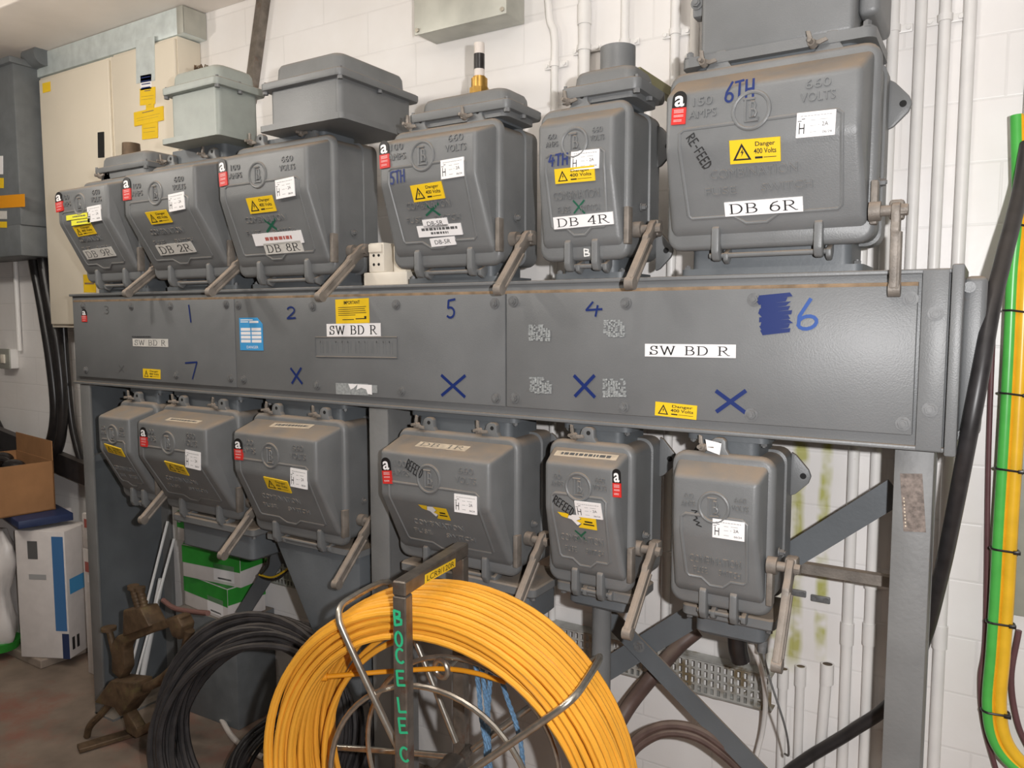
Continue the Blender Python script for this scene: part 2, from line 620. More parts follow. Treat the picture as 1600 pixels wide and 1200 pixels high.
# serif capitals drawn with a broad pen: (width, strokes)
SERIF = {
    'D': (0.80, [[(.15, 0), (.15, 1)], [(.02, 1), (.36, 1)] + arc(.36, .5, .38, .5, 90, -90) + [(.02, 0)]]),
    'B': (0.74, [[(.15, 0), (.15, 1)], [(.02, 1), (.36, 1)] + arc(.36, .76, .24, .24, 90, -90) + [(.15, .52)], arc(.38, .26, .29, .26, 90, -90) + [(.02, 0)]]),
    'R': (0.84, [[(.15, 0), (.15, 1)], [(.02, 1), (.36, 1)] + arc(.36, .75, .25, .25, 90, -90) + [(.15, .5)], [(.36, .5), (.72, 0), (.84, 0)], [(.02, 0), (.28, 0)]]),
    'S': (0.60, [[(.50, .98), (.50, .72)], [(.50, .80)] + arc(.29, .75, .21, .25, 30, 255) + arc(.30, .25, .24, .25, 75, -155), [(.05, .28), (.05, .02)]]),
    'W': (1.16, [[(.10, 1), (.36, 0)], [(.36, 0), (.58, .95)], [(.58, .95), (.84, 0)], [(.84, 0), (1.06, 1)], [(0, 1), (.22, 1)], [(.94, 1), (1.16, 1)]]),
    '1': (0.45, [[(.22, 0), (.22, 1)], [(.22, 1), (.06, .84)], [(.05, 0), (.40, 0)]]),
    '2': (0.58, [arc(.29, .72, .23, .27, 170, -35) + [(.06, .03)], [(.04, .03), (.54, .03), (.56, .2)]]),
    '4': (0.62, [[(.44, 0), (.44, 1)], [(.44, 1), (.02, .30), (.60, .30)], [(.30, 0), (.58, 0)]]),
    '5': (0.55, [[(.48, .97), (.14, .97), (.12, .55)], arc(.26, .32, .25, .31, 120, -150)]),
    '6': (0.60, [arc(.30, .30, .25, .30, 0, 360, 18), [(.05, .32), (.08, .6), (.22, .86), (.48, .99)]]),
    '8': (0.58, [arc(.29, .76, .19, .23, 0, 360, 16), arc(.29, .27, .25, .27, 0, 360, 16)]),
    '9': (0.60, [arc(.30, .70, .25, .30, 0, 360, 18), [(.55, .68), (.52, .4), (.38, .14), (.12, .01)]]),
    ' ': (0.42, []),
}
HAND = {
    '1': (0.2, [[(.05, 1), (.12, 0)]]), '2': (.55, [arc(.27, .72, .22, .26, 160, -40, 8) + [(.04, .04)], [(.04, .04), (.55, .1)]]),
    '3': (.5, [arc(.22, .74, .22, .24, 140, -90, 8) + arc(.22, .25, .26, .25, 90, -140, 8)]),
    '4': (.6, [[(.28, 1), (.05, .42), (.6, .5)], [(.45, .75), (.38, 0)]]), '5': (.55, [[(.55, 1), (.15, .95), (.1, .55)] + arc(.22, .3, .25, .28, 90, -140, 8)]),
    '6': (.55, [[(.5, 1), (.12, .5), (.05, .2)] + arc(.28, .22, .24, .22, 180, 500, 12)]), '7': (.55, [[(.02, .95), (.55, 1), (.3, 0)]]),
    'X': (.8, [[(.05, .95), (.75, .02)], [(.8, .9), (.02, .1)]]), 'T': (.55, [[(0, .95), (.55, 1)], [(.3, 1), (.25, 0)]]),
    'H': (.6, [[(.06, 1), (.04, 0)], [(.5, 1), (.48, 0)], [(.05, .5), (.5, .52)]]), 'R': (.5, [[(.05, 0), (.05, 1), (.4, .9), (.42, .62), (.06, .5), (.48, 0)]]),
    'E': (.48, [[(.46, 1), (.06, .98), (.04, .0), (.46, .04)], [(.05, .5), (.38, .52)]]), 'F': (.46, [[(.46, 1), (.06, .98), (.05, 0)], [(.05, .5), (.38, .52)]]),
    'D': (.5, [[(.05, 0), (.05, 1), (.35, .85), (.46, .5), (.35, .12), (.05, 0)]]), '-': (.4, [[(.05, .5), (.36, .52)]]),
    'B': (.5, [[(.05, 0), (.05, 1), (.38, .9), (.36, .62), (.08, .52), (.44, .4), (.42, .1), (.05, 0)]]),
    'O': (.55, [arc(.27, .5, .22, .48, 90, 450, 12)]), 'C': (.5, [arc(.3, .5, .25, .48, 50, 310, 10)]), 'L': (.45, [[(.05, 1), (.05, .02), (.42, .05)]]),
    ' ': (.3, []), 's': (.9, [[(.0, .8), (.3, 1), (.2, .6), (.5, .5), (.35, .2), (.7, .3), (.6, 0), (.9, .1)], [(.5, .9), (.4, .5)]]),
}


def strokes(text, font):
    out = []
    x = 0.0
    for ch in text:
        w, ss = font[ch]
        for s in ss:
            out.append([(x + px, py) for px, py in s])
        x += w + 0.12
    return out, x - 0.12


def ribbons(mb, lines, fmap, wfun, mi=0):
    """lines: 2-D polylines in metres; fmap(x, y, e) to a 3-D point; wfun(dx, dy) a width. Mitred strips, split at sharp turns"""
    lev = 0
    for ln in lines:
        pts = [ln[0]] + [b for a, b in zip(ln[:-1], ln[1:]) if math.hypot(b[0] - a[0], b[1] - a[1]) > 1e-7]
        runs = []
        cur = [pts[0]]
        for i in range(1, len(pts)):
            cur.append(pts[i])
            if i < len(pts) - 1:
                d0 = (pts[i][0] - pts[i - 1][0], pts[i][1] - pts[i - 1][1])
                d1 = (pts[i + 1][0] - pts[i][0], pts[i + 1][1] - pts[i][1])
                c = (d0[0] * d1[0] + d0[1] * d1[1]) / (math.hypot(*d0) * math.hypot(*d1))
                if c < .45:
                    runs.append(cur)
                    cur = [pts[i]]
        runs.append(cur)
        for r in runs:
            if len(r) < 2:
                continue
            lev += 1
            e = lev * 2e-5
            vs = []
            n = len(r)
            for i in range(n):
                p = r[i]
                dirs = []
                if i > 0:
                    dirs.append((p[0] - r[i - 1][0], p[1] - r[i - 1][1]))
                if i < n - 1:
                    dirs.append((r[i + 1][0] - p[0], r[i + 1][1] - p[1]))
                dirs = [(d[0] / math.hypot(*d), d[1] / math.hypot(*d)) for d in dirs]
                dx = sum(d[0] for d in dirs) / len(dirs); dy = sum(d[1] for d in dirs) / len(dirs)
                l = math.hypot(dx, dy); dx /= l; dy /= l
                w = sum(wfun(*d) for d in dirs) / len(dirs) / 2
                k = -.4 * w if i == 0 else (.4 * w if i == n - 1 else 0)
                vs += [fmap(p[0] - dy * w + dx * k, p[1] + dx * w + dy * k, e), fmap(p[0] + dy * w + dx * k, p[1] - dx * w + dy * k, e)]
            mb.add(vs, [(2 * i + 1, 2 * i + 3, 2 * i + 2, 2 * i) for i in range(n - 1)], mi)


class Frame2:
    """a rectangle lying on a plane: from its left-middle to its right-middle pixel, h metres tall"""

    def __init__(s, pl, a, b, h, e=None):
        s.pl = pl
        ax = Vector(pl.px(*a)); bx = Vector(pl.px(*b))
        s.w = (bx - ax).length
        s.h = h
        s.c = (ax + bx) / 2
        s.dx = (bx - ax).normalized()
        s.dy = Vector((-s.dx.y, s.dx.x))
        s.e = pl.lift if e is None else e

    def p(s, x, y, e=0.0):
        """x, y in -0.5..0.5 of the rectangle"""
        q = s.c + s.dx * (x * s.w) + s.dy * (y * s.h)
        return s.pl.at(q.x, q.y, s.e + e)

    def m(s, x, y, e=0.0):
        q = s.c + s.dx * x + s.dy * y
        return s.pl.at(q.x, q.y, s.e + e)

    def quad(s, mb, x0, x1, y0, y1, e=0.0, mi=0):
        mb.add([s.p(x0, y0, e), s.p(x1, y0, e), s.p(x1, y1, e), s.p(x0, y1, e)], [(0, 1, 2, 3)], mi)

    def slab(s, mb, x0=-.5, x1=.5, y0=-.5, y1=.5, t=0.0005):
        vs = [s.p(x, y, e) for e in (-max(t * 2, s.e - .0002), t) for x, y in ((x0, y0), (x1, y0), (x1, y1), (x0, y1))]
        mb.add(vs, [(3, 2, 1, 0), (4, 5, 6, 7), (0, 1, 5, 4), (1, 2, 6, 5), (2, 3, 7, 6), (3, 0, 4, 7)])

    def poly(s, mb, pts, e=0.0, mi=0):
        mb.add([s.p(x, y, e) for x, y in pts], [tuple(range(len(pts)))], mi)

    def sans(s, mb, txt, x0, x1, y0, y1, e=0.0008, bold=0.0, stretch=True):
        vs, fs = text_mesh(txt, bold)
        if not vs:
            return
        ax = min(v.x for v in vs); bx = max(v.x for v in vs); ay = min(v.y for v in vs); by = max(v.y for v in vs)
        mb.add([s.p(x0 + (v.x - ax) / (bx - ax) * (x1 - x0), y0 + (v.y - ay) / (by - ay) * (y1 - y0), e) for v in vs], fs)

    def serif(s, mb, txt, x0, x1, y0, y1, e=0.0008):
        ls, w = strokes(txt, SERIF)
        W_ = (x1 - x0) * s.w
        H = (y1 - y0) * s.h
        lines = [[((px / w) * W_ + x0 * s.w, py * H + y0 * s.h) for px, py in l] for l in ls]
        # thin serifs at stem ends come from the glyphs; the pen is broad on down-strokes
        ribbons(mb, lines, lambda x, y, q: s.m(x, y, e + q), lambda dx, dy: H * (0.06 + 0.12 * abs(dy)))
        ends = []
        for l in lines:
            for q in (l[0], l[-1]):
                if len(l) == 2 and abs(l[0][0] - l[1][0]) < 1e-6:
                    ends.append([(q[0] - H * .16, q[1]), (q[0] + H * .16, q[1])])
        ribbons(mb, ends, lambda x, y, q: s.m(x, y, e + q + .0003), lambda dx, dy: H * 0.06)


def hand(parent, pl, txt, a, b, h, ink, wd, name='marker_writing', e=.0014):
    f = Frame2(pl, a, b, h, e)
    ls, w = strokes(txt, HAND)
    mb = MB()
    lines = [[((x / w - .5) * f.w, (y - .5) * h) for x, y in l] for l in ls]
    ribbons(mb, lines, lambda x, y, q: f.m(x, y, q), lambda dx, dy: wd)
    o = obj(name, mb, ink, parent, smooth=0)
    return o


def lab_base(parent, f, name, m, x0=-.5, x1=.5, y0=-.5, y1=.5):
    mb = MB()
    f.slab(mb, x0, x1, y0, y1)
    return obj(name, mb, m, parent, smooth=0)


def danger(parent, pl, a, b, h, name='danger_label'):
    f = Frame2(pl, a, b, h)
    o = lab_base(parent, f, name, 'label_yellow')
    k = MB()
    # triangle outline with a lightning bolt
    ar = f.w / f.h
    tx = -.5 + .5 * .62 / ar + .5 * .20 / 1
    hh = .36
    hw = hh * 1.1 / ar
    T = [(tx, hh), (tx - hw, -hh), (tx + hw, -hh)]
    ti = [(tx, hh - .16), (tx - hw + .13 / ar, -hh + .07), (tx + hw - .13 / ar, -hh + .07)]
    for i in range(3):
        j = (i + 1) % 3
        f.poly(k, [T[i], T[j], ti[j], ti[i]], .0008)
    z = 1 / ar
    f.poly(k, [(tx + .05 * z, .14), (tx - .07 * z, -.06), (tx, -.04), (tx - .04 * z, -.22), (tx + .09 * z, .01), (tx + .02 * z, -.01)], .0008)
    f.sans(k, 'Danger', tx + hw + .08, .40, .14, .38, bold=.015)
    f.sans(k, '400 Volts', tx + hw + .05, .42, -.12, .10, bold=.015)
    f.quad(k, tx + hw + .07, tx + hw + .22, -.33, -.24, .0008)
    f.quad(k, tx + hw + .24, .42, -.30, -.27, .0008)
    obj('lettering', k, 'ink_black', o, smooth=0)
    return o


def asbestos(parent, pl, a, b, h):
    """black-and-red warning tag, white letter a over red text block; a-b runs along its middle line"""
    f = Frame2(pl, a, b, h)
    mb = MB()
    r = f.w / f.h * .5
    dome = [(-.5, -.02), (.5, -.02), (.5, .5 - r)] + [(.5 * math.cos(t), .5 - r + r * math.sin(t)) for t in [math.pi * i / 10 for i in range(1, 10)]] + [(-.5, .5 - r)]
    n = len(dome)
    mb.add([f.p(x, y, .0003) for x, y in dome] + [f.p(x, y, -.0012) for x, y in dome], [tuple(range(n))] + [(i, n + i, n + (i + 1) % n, (i + 1) % n) for i in range(n)])
    o = obj('warning_tag', mb, 'label_black', parent, smooth=0)
    k = MB()
    f.slab(k, -.5, .5, -.5, 0)
    obj('red_panel', k, 'red_print', o, smooth=0)
    k = MB()
    f.sans(k, 'a', -.33, .35, .03, .36, bold=.02)
    for y in (-.06, -.10, -.14, -.22, -.26, -.36, -.40):
        f.quad(k, -.34, .34 - (.1 if y < -.3 else 0), y - .010, y, .0008)
    obj('lettering', k, 'label_white', o, smooth=0)
    return o


def testlabel(parent, pl, a, b, h):
    f = Frame2(pl, a, b, h)
    o = lab_base(parent, f, 'inspection_label', 'label_white')
    k = MB()
    # small H-shaped logo with a loop over each arm
    f.quad(k, -.43, -.405, -.36, .10, .0008)
    f.quad(k, -.31, -.285, -.36, .04, .0008)
    f.quad(k, -.43, -.29, -.16, -.11, .0008)
    f.quad(k, -.47, -.37, .14, .17, .0008)
    f.quad(k, -.37, -.28, .22, .25, .0008)
    f.sans(k, '2A', .16, .32, -.10, .06)
    f.sans(k, '06/24', .18, .42, -.38, -.28)
    obj('logo_lettering', k, 'ink_black', o, smooth=0)
    k = MB()
    x = -.40
    while x < .40:
        w = random.uniform(.03, .08)
        f.quad(k, x, min(.42, x + w), .33, .365, .0008)
        x += w + .02
    for (x0, x1, y) in ((-.14, .0, .16), (.08, .30, .17), (-.14, .0, -.06), (-.14, .02, -.31), (.06, .10, -.04)):
        f.quad(k, x0, x1, y - .012, y + .012, .0008)
    obj('printed_lines', k, 'ink_pale', o, smooth=0)
    return o


def seriflabel(parent, pl, a, b, h, txt, base='label_white', ink='ink_black', name='name_label', mx=.06, my=.17):
    f = Frame2(pl, a, b, h)
    o = lab_base(parent, f, name, base)
    k = MB()
    f.serif(k, txt, -.5 + mx, .5 - mx, -.5 + my, .5 - my)
    obj('lettering', k, ink, o, smooth=0)
    return o


def sanslabel(parent, pl, a, b, h, txt, base='label_white', ink='ink_black', name='name_label', mx=.18, my=.25):
    f = Frame2(pl, a, b, h)
    o = lab_base(parent, f, name, base)
    k = MB()
    f.sans(k, txt, -.5 + mx, .5 - mx, -.5 + my, .5 - my)
    obj('lettering', k, ink, o, smooth=0)
    return o


def linelabel(parent, pl, a, b, h, rows, base, ink, name):
    f = Frame2(pl, a, b, h)
    o = lab_base(parent, f, name, base)
    k = MB()
    for (x0, x1, y0, y1) in rows:
        x = x0
        while x < x1:
            w = random.uniform(.03, .09)
            f.quad(k, x, min(x1, x + w), y0, y1, .0008)
            x += w + .018
    obj('lettering', k, ink, o, smooth=0)
    return o


# ------------------------------------------------------------------ the setting
YW = 0.45
mb = MB(); mb.box((-8, YW, 0), (3.0, YW + .2, 3.32)); struct('wall_back', mb, 'painted_brick')
mb = MB(); mb.box((-8, -5, -.15), (3.0, YW + .2, 0)); struct('floor', mb, 'concrete_floor')
mb = MB(); mb.box((-8, -5, 3.3), (3.0, YW + .2, 3.45)); struct('ceiling', mb, 'ceiling_paint')
ZTR = atY(285, 8, YW - .115).z
mb = MB(); mb.box((-8, -.05, ZTR + .003), (-2.0, YW, 3.3), .006); struct('trim_1', mb, 'beam_paint')
mb = MB(); mb.box((-8, .10, 0), (-3.9, YW, .045), .006); struct('trim_2', mb, 'concrete_plinth')


# ------------------------------------------------------------------ busbar chamber
def hexbolt(mb, p, n, r=.010, h=.007, washer=True):
    p = Vector(p); n = Vector(n).normalized()
    if washer:
        mb.cyl(p - n * .001, p + n * .002, r * 1.45, 16)
    mb.cyl(p, p + n * h, r, 6)
    mb.cyl(p + n * h, p + n * (h + .003), r * .55, 10)


XL, XR = -3.293, -0.075
BZ0, BZ1 = 1.447, 1.818
CZ0, CZ1 = 1.477, 1.787
bus = thing('busbar_chamber', 'long grey steel busbar chamber with blue marker numbers across the board', 'switchboard', ((XL + XR) / 2, .12, BZ0))
mb = MB()
mb.box((XL, .004, BZ0), (XR, .25, BZ1), .008)
mb.box((XL - .004, -.006, BZ1 - .008), (XR, .02, BZ1 + .002), .003)
mb.box((XL - .004, -.006, BZ0 - .002), (XR, .02, BZ0 + .008), .003)
obj('body', mb, 'panel_paint', bus)
mb = MB()
mb.box((XR, -.012, BZ0 - .008), (XR + .022, .26, BZ1 + .01), .004)
mb.box((XR - .052, -.008, BZ0), (XR - .004, .006, BZ1), .002)
obj('end_plate', mb, 'panel_paint', bus)
mb = MB()
mb.box((XR + .02, .05, BZ0 + .03), (XR + .062, .21, BZ1 - .012), .012, 3)
hexbolt(mb, (XR + .03, .045, BZ1 - .035), (0, -1, 0), .008)
hexbolt(mb, (XR + .03, .045, BZ0 + .03), (0, -1, 0), .008)
obj('end_box', mb, 'panel_paint', bus)
PB = Plane((0, -.0085, 0), (1, 0, 0), (0, 0, 1))
covers = []
mb = MB(); mb.box((-3.262, -.0075, CZ1 - .002), (-.134, .004, CZ1 + .007), .001)
obj('rust_seam', mb, 'rust_stain', bus)
for (x0, x1) in ((-3.262, -2.2505), (-2.2465, -1.1335), (-1.1295, -.134)):
    mb = MB()
    mb.box((x0, -.008, CZ0), (x1, .006, CZ1), .0022, 2)
    covers.append(obj('cover', mb, 'panel_paint', bus))
BOLTS = [(130, 478), (353, 476), (372, 477), (488, 479), (619, 476), (773, 474), (802, 471), (978, 474), (1178, 468), (1423, 467),
         (134, 578), (360, 591), (380, 593), (495, 602), (627, 611), (775, 622), (804, 622), (974, 636), (1174, 648), (1411, 662), (1462, 490), (1453, 640), (205, 479), (266, 478), (275, 586)]
for q in BOLTS:
    mb = MB()
    x, z = PB.px(*q)
    hexbolt(mb, (x, -.008, z), (0, -1, 0), .0105, .007)
    obj('bolt', mb, 'bolt_steel', bus)
C1, C2, C3 = covers
asbestos(C1, PB, (128, 493), (136, 493), .052)
hand(C1, PB, '3', (163, 484), (170, 484), .03, 'ink_grey', .003)
hand(C1, PB, '1', (294, 490), (301, 490), .062, 'ink_blue', .007)
hand(C1, PB, '7', (290, 579), (309, 579), .062, 'ink_blue', .006)
hand(C1, PB, 'X', (186, 576), (194, 576), .03, 'ink_grey', .003)
linelabel(C1, PB, (207, 526), (236, 526), .006, [(-.5, .5, -.3, .3)], 'panel_paint', 'ink_black', 'small_note')
seriflabel(C1, PB, (208, 535), (263, 536), .030, 'SW BD R', 'label_aged', 'ink_grey')
danger(C1, PB, (224, 583), (251, 585), .036)
seriflabel(C2, PB, (511, 516), (595, 515), .040, 'SW BD R')
# blue and white record card with a torn corner
f = Frame2(PB, (375, 522), (411, 522), .112)
mb = MB()
pts = [(-.5, -.5), (.5, -.5), (.5, .30), (.28, .5), (-.5, .5)]
n = len(pts)
mb.add([f.p(x, y, .0003) for x, y in pts] + [f.p(x, y, -.0012) for x, y in pts], [tuple(range(n))] + [(i, n + i, n + (i + 1) % n, (i + 1) % n) for i in range(n)])
o = obj('record_card', mb, 'label_blue', C2, smooth=0)
k = MB()
for y in (.10, -.02, -.14, -.26):
    f.quad(k, -.44, -.02, y, y + .09, .0008)
    f.quad(k, .03, .44, y, y + .09, .0008)
f.quad(k, -.44, .1, .42, .45, .0008); f.quad(k, -.05, .34, .34, .40, .0008); f.quad(k, -.44, -.1, .36, .39, .0008)
f.sans(k, 'DANGER', -.2, .3, -.44, -.36)
obj('writing_spaces', k, 'label_white', o, smooth=0)
f = Frame2(PB, (525, 487), (577, 485), .076)
o = lab_base(C2, f, 'important_notice', 'label_yellow')
k = MB()
f.sans(k, 'IMPORTANT', -.24, .24, .28, .42, bold=.02)
for i, y in enumerate((.16, .08, .0, -.08, -.16)):
    f.quad(k, -.42, (.42, .38, .40, .42, .1)[i], y - .012, y + .012, .0008)
f.quad(k, -.30, .05, -.36, -.33, .0008); f.quad(k, .1, .42, -.34, -.30, .0008); f.quad(k, .36, .42, -.30, -.22, .0008)
obj('lettering', k, 'ink_black', o, smooth=0)
# worn cast name plate, its letters painted over beyond reading
f = Frame2(PB, (494, 542), (621, 543), .062, .0)
mb = MB()
f.slab(mb, -.5, .5, -.5, .5, .0012)
fr = [f.p(x, y, .0015) for x, y in ((-.5, -.5), (.5, -.5), (.5, .5), (-.5, .5))]
mb.tube(fr, .0022, 6, True)
x = -.44
for wv in (.05, .03, .03, .05, .04, .06, .02, .04, .05, .03, .05, .04, .05):
    for (dx, t) in ((0, .007), (wv * .6, .006)):
        f.slab(mb, x + dx, x + dx + t, -.30, .30, .0022)
    if wv > .035:
        f.slab(mb, x, x + wv * .6, .22, .30, .0022)
    x += wv + .03
obj('name_plate', mb, 'panel_paint', C2)
hand(C2, PB, '2', (448, 489), (462, 489), .040, 'ink_blue', .006)
hand(C2, PB, 'X', (455, 588), (472, 586), .058, 'ink_blue', .008)
hand(C2, PB, '5', (698, 483), (712, 482), .052, 'ink_blue', .0065)
hand(C2, PB, 'X', (689, 603), (728, 602), .068, 'ink_blue', .009)
f = Frame2(PB, (522, 606), (590, 608), .040)
k = MB(); f.quad(k, -.45, .30, -.5, .4); f.quad(k, .32, .5, -.3, .3)
obj('glue_residue', k, 'glue_residue', C2, smooth=0)
k = MB()
f = Frame2(PB, (545, 607), (582, 609), .030)
f.poly(k, [(-.5, .5), (-.1, .5), (-.25, .1), (-.4, -.1)], .0012); f.poly(k, [(-.1, .5), (.5, .5), (.5, -.5), (.32, -.45), (.26, .0), (.05, .15), (-.15, -.1)], .0012)
obj('torn_label', k, 'label_white', C2, smooth=0)
for (q, s1) in (((843, 520), 34), ((960, 513), 33), ((845, 602), 34), ((960, 606), 36)):
    f = Frame2(PB, (q[0] - s1 / 2, q[1]), (q[0] + s1 / 2, q[1]), s1 * .00128)
    k = MB()
    for i in range(9):
        for j in range(9):
            if random.random() < .80 and not (i + j > 12 and random.random() < .6):
                x0 = -.5 + i / 9; y0 = -.5 + j / 9
                f.poly(k, [(x0 + random.uniform(-.03, .03), y0 + random.uniform(-.03, .03)), (x0 + .11, y0 + random.uniform(-.03, .03)), (x0 + .11 + random.uniform(-.03, .04), y0 + .12), (x0 + random.uniform(-.03, .03), y0 + .11)], .0002)
    obj('glue_residue', k, 'glue_residue', C3, smooth=0)
hand(C3, PB, '4', (914, 483), (941, 483), .036, 'ink_blue', .0055)
seriflabel(C3, PB, (1008, 547), (1150, 549), .031, 'SW BD R')
hand(C3, PB, 'X', (897, 604), (930, 602), .062, 'ink_blue', .009)
hand(C3, PB, 'X', (1118, 628), (1166, 626), .056, 'ink_blue', .0095)
hand(C3, PB, '6', (1242, 496), (1275, 488), .062, 'ink_light_blue', .008)
danger(C3, PB, (1024, 638), (1089, 645), .034)
k = MB()
f = Frame2(PB, (1183, 496), (1240, 492), .082)
for i in range(9):
    y = -.48 + i * .12
    f.poly(k, [(-.42 + random.uniform(-.1, .08), y - .02), (.40 + random.uniform(-.1, .12), y + .02), (.42 + random.uniform(-.12, .1), y + .13), (-.40 + random.uniform(-.12, .05), y + .12)], .0001 * i)
obj('marker_scribble', k, 'ink_blue', C3, smooth=0)


# ------------------------------------------------------------------ fuse switches
def rrect(x0, x1, z0, z1, r, n=5):
    out = []
    for (cx, cz, a) in ((x1 - r, z1 - r, 0), (x0 + r, z1 - r, 90), (x0 + r, z0 + r, 180), (x1 - r, z0 + r, 270)):
        for i in range(n + 1):
            t = math.radians(a + 90 * i / n)
            out.append((cx + r * math.cos(t), cz + r * math.sin(t)))
    return out


def plate_stack(mb, layers):
    """rounded outlines stacked along y: (y, x0, x1, z0, z1, r)"""
    rings = [[(x, y, z) for x, z in rrect(x0, x1, z0, z1, r)] for (y, x0, x1, z0, z1, r) in layers]
    n = len(rings[0])
    vs = [p for r in rings for p in r]
    fs = [tuple(range(n))] + [tuple(range((len(rings) - 1) * n, len(rings) * n))[::-1]]
    for k in range(len(rings) - 1):
        for i in range(n):
            j = (i + 1) % n
            fs.append((k * n + i, k * n + j, (k + 1) * n + j, (k + 1) * n + i))
    mb.add(vs, fs)


def rbox_z(mb, x0, x1, y0, y1, layers, r=.02):
    """rounded plan outline stacked in z: (z, inset)"""
    rings = [[(x, y, z) for x, y in rrect(x0 + i, x1 - i, y0 + i, y1 - i, r)] for (z, i) in layers]
    n = len(rings[0])
    vs = [p for q in rings for p in q]
    fs = [tuple(range(n))[::-1], tuple(range((len(rings) - 1) * n, len(rings) * n))]
    for k in range(len(rings) - 1):
        for i in range(n):
            j = (i + 1) % n
            fs.append((k * n + i, k * n + j, (k + 1) * n + j, (k + 1) * n + i))
    mb.add(vs, fs)


YB = .195


class Switch:
    pass


def fuse_switch(label, x0, x1, z0, z1, p, zb, amps, lower=False, top_drop=.05, lever=(.05, .075, -.15, -.155), lugs=2, dlug=(), word='100', paint='grey_paint', group=None, plate=True, lever_x=.040):
    s = Switch()
    w = x1 - x0
    root = thing('fuse_switch', label, 'switch box', ((x0 + x1) / 2, YB / 2, z0), group)
    s.root = root
    # rear case
    mb = MB()
    plate_stack(mb, [(.004, x0 + .012, x1 - .012, z0 + .012, z1 - .010, .03), (YB - .07, x0 + .010, x1 - .010, z0 + .010, z1 - .008, .03),
                     (YB - .068, x0 + .005, x1 - .005, z0 + .004, z1 - .002, .03), (YB - .006, x0 + .005, x1 - .005, z0 + .004, z1 - .002, .03), (YB, x0 + .010, x1 - .010, z0 + .01, z1 - .008, .03)])
    case = obj('case', mb, paint, root)
    # cover: rounded flange and the raised, sloping front
    mb = MB()
    plate_stack(mb, [(.004, x0, x1, z0, z1, .034), (-.006, x0, x1, z0, z1, .034), (-.014, x0 + .004, x1 - .004, z0 + .004, z1 - .004, .031), (-.017, x0 + .011, x1 - .011, z0 + .011, z1 - .011, .026)])
    i0, i1 = .012, .012 + .012
    zA, zB, zC, zD, zE = z1 - .016, z1 - top_drop, zb, z0 + .046, z0 + .026
    prof = [(-.008, zA, i0), (-p, zB, i1), (-p, zC, i1), (-.030, zD, i0 + .006), (-.008, zE, i0)]
    vs = [(x0 + i, y, z) for y, z, i in prof] + [(x1 - i, y, z) for y, z, i in prof]
    fs = [(0, 1, 6, 5), (1, 2, 7, 6), (2, 3, 8, 7), (3, 4, 9, 8), (4, 0, 5, 9), (4, 3, 2, 1, 0), (5, 6, 7, 8, 9)]
    mb.hull(vs, fs, .017, 4)
    # lid ears
    cover = obj('cover', mb, paint, root, smooth=50)
    s.cover = cover
    fx0, fx1 = x0 + i1, x1 - i1
    s.U = Plane((fx0, -p, zC), (1, 0, 0), (0, 0, 1), .0034)
    dS = Vector((0, -p + .030, zC - zD))
    s.S = Plane((fx0, -.030, zD), (1, 0, 0), dS, .0034)
    s.T = Plane((fx0, -p, zB), (1, 0, 0), (0, p - .008, zA - zB))
    s.fw = fx1 - fx0
    LS = dS.length
    fw = s.fw
    U, S = s.U, s.S

    def P(x, t, e=-.0016):
        """t >= 0 up the upright face, t < 0 down the slope"""
        return U.at(x, t, e) if t >= 0 else S.at(x, LS + t, e)
    # raised border line with a dip at the foot
    mgn = .022 if w < .3 else .034
    tr = .042
    R = .034 if w < .3 else .038
    ex = fw * (.50 if w < .3 else .47)
    bot = -LS + (.034 if w < .3 else .026)
    bw = .035 if w < .3 else .05
    side = [P(mgn + .01, tr), P(mgn, tr - .008), P(mgn, .002), P(mgn, -.004), P(mgn + .004, bot + .008), P(mgn + .012, bot), P(ex - bw, bot), P(ex - bw * .45, bot - .018), P(ex + bw * .45, bot - .018), P(ex + bw, bot),
            P(fw - mgn - .012, bot), P(fw - mgn - .004, bot + .008), P(fw - mgn, -.004), P(fw - mgn, .002), P(fw - mgn, tr - .008), P(fw - mgn - .01, tr)]
    ec = (ex, tr + .022)
    pl = [P(ex - R * .9, tr)] + side + [P(ex + R * .9, tr)]
    mb = MB()
    mb.tube(pl, .0046, 8)
    obj('border_rib', mb, paint, cover)
    mb = MB()
    c = U.at(*ec, 0)
    mb.ring(c, U.n, R, .0045, 32, 8)
    mb.cyl(c - U.n * .002, c + U.n * .0012, R * .97, 28)

    def line(pts, r=.0030):
        mb.tube([U.at(ec[0] + x * R, ec[1] + z * R, .0022) for x, z in pts], r, 6)
    line([(-.30, .62), (-.30, -.60), (.40, -.60), (.40, -.42)])
    line([(-.42, .62), (.22, .62)])
    line([(-.02, .45), (-.02, -.40), (.22, -.36), (.30, -.16), (.20, .02), (-.02, .04)])
    line([(-.02, .45), (.18, .42), (.24, .24), (.18, .05)])
    obj('maker_badge', mb, paint, cover)
    # cast lettering
    def emb(txt, plane, cx, cy, ww, hh):
        mb = MB()
        tv, tf = text_mesh(txt, 0.0, .5)
        ax = min(v.x for v in tv); bx = max(v.x for v in tv); ay = min(v.y for v in tv); by = max(v.y for v in tv)
        mb.add([plane.at(cx + ((v.x - ax) / (bx - ax) - .5) * ww, cy + ((v.y - ay) / (by - ay) - .5) * hh, v.z * .0062) for v in tv], tf)
        obj('cast_word', mb, paint, cover, smooth=0)
    if w < .3:
        lw = .034; lx = (ex - R) / 2 + .006; rx = fw - (fw - ex - R) / 2 - .006; hh = .013
    else:
        lw = .062; lx = (ex - R) * .56; rx = fw - (fw - ex - R) * .46; hh = .018
    th_ = tr + (.044 if w < .3 else .056)
    emb(amps, U, lx, th_, lw * .7, hh); emb('AMPS', U, lx, th_ - hh * 1.45, lw, hh)
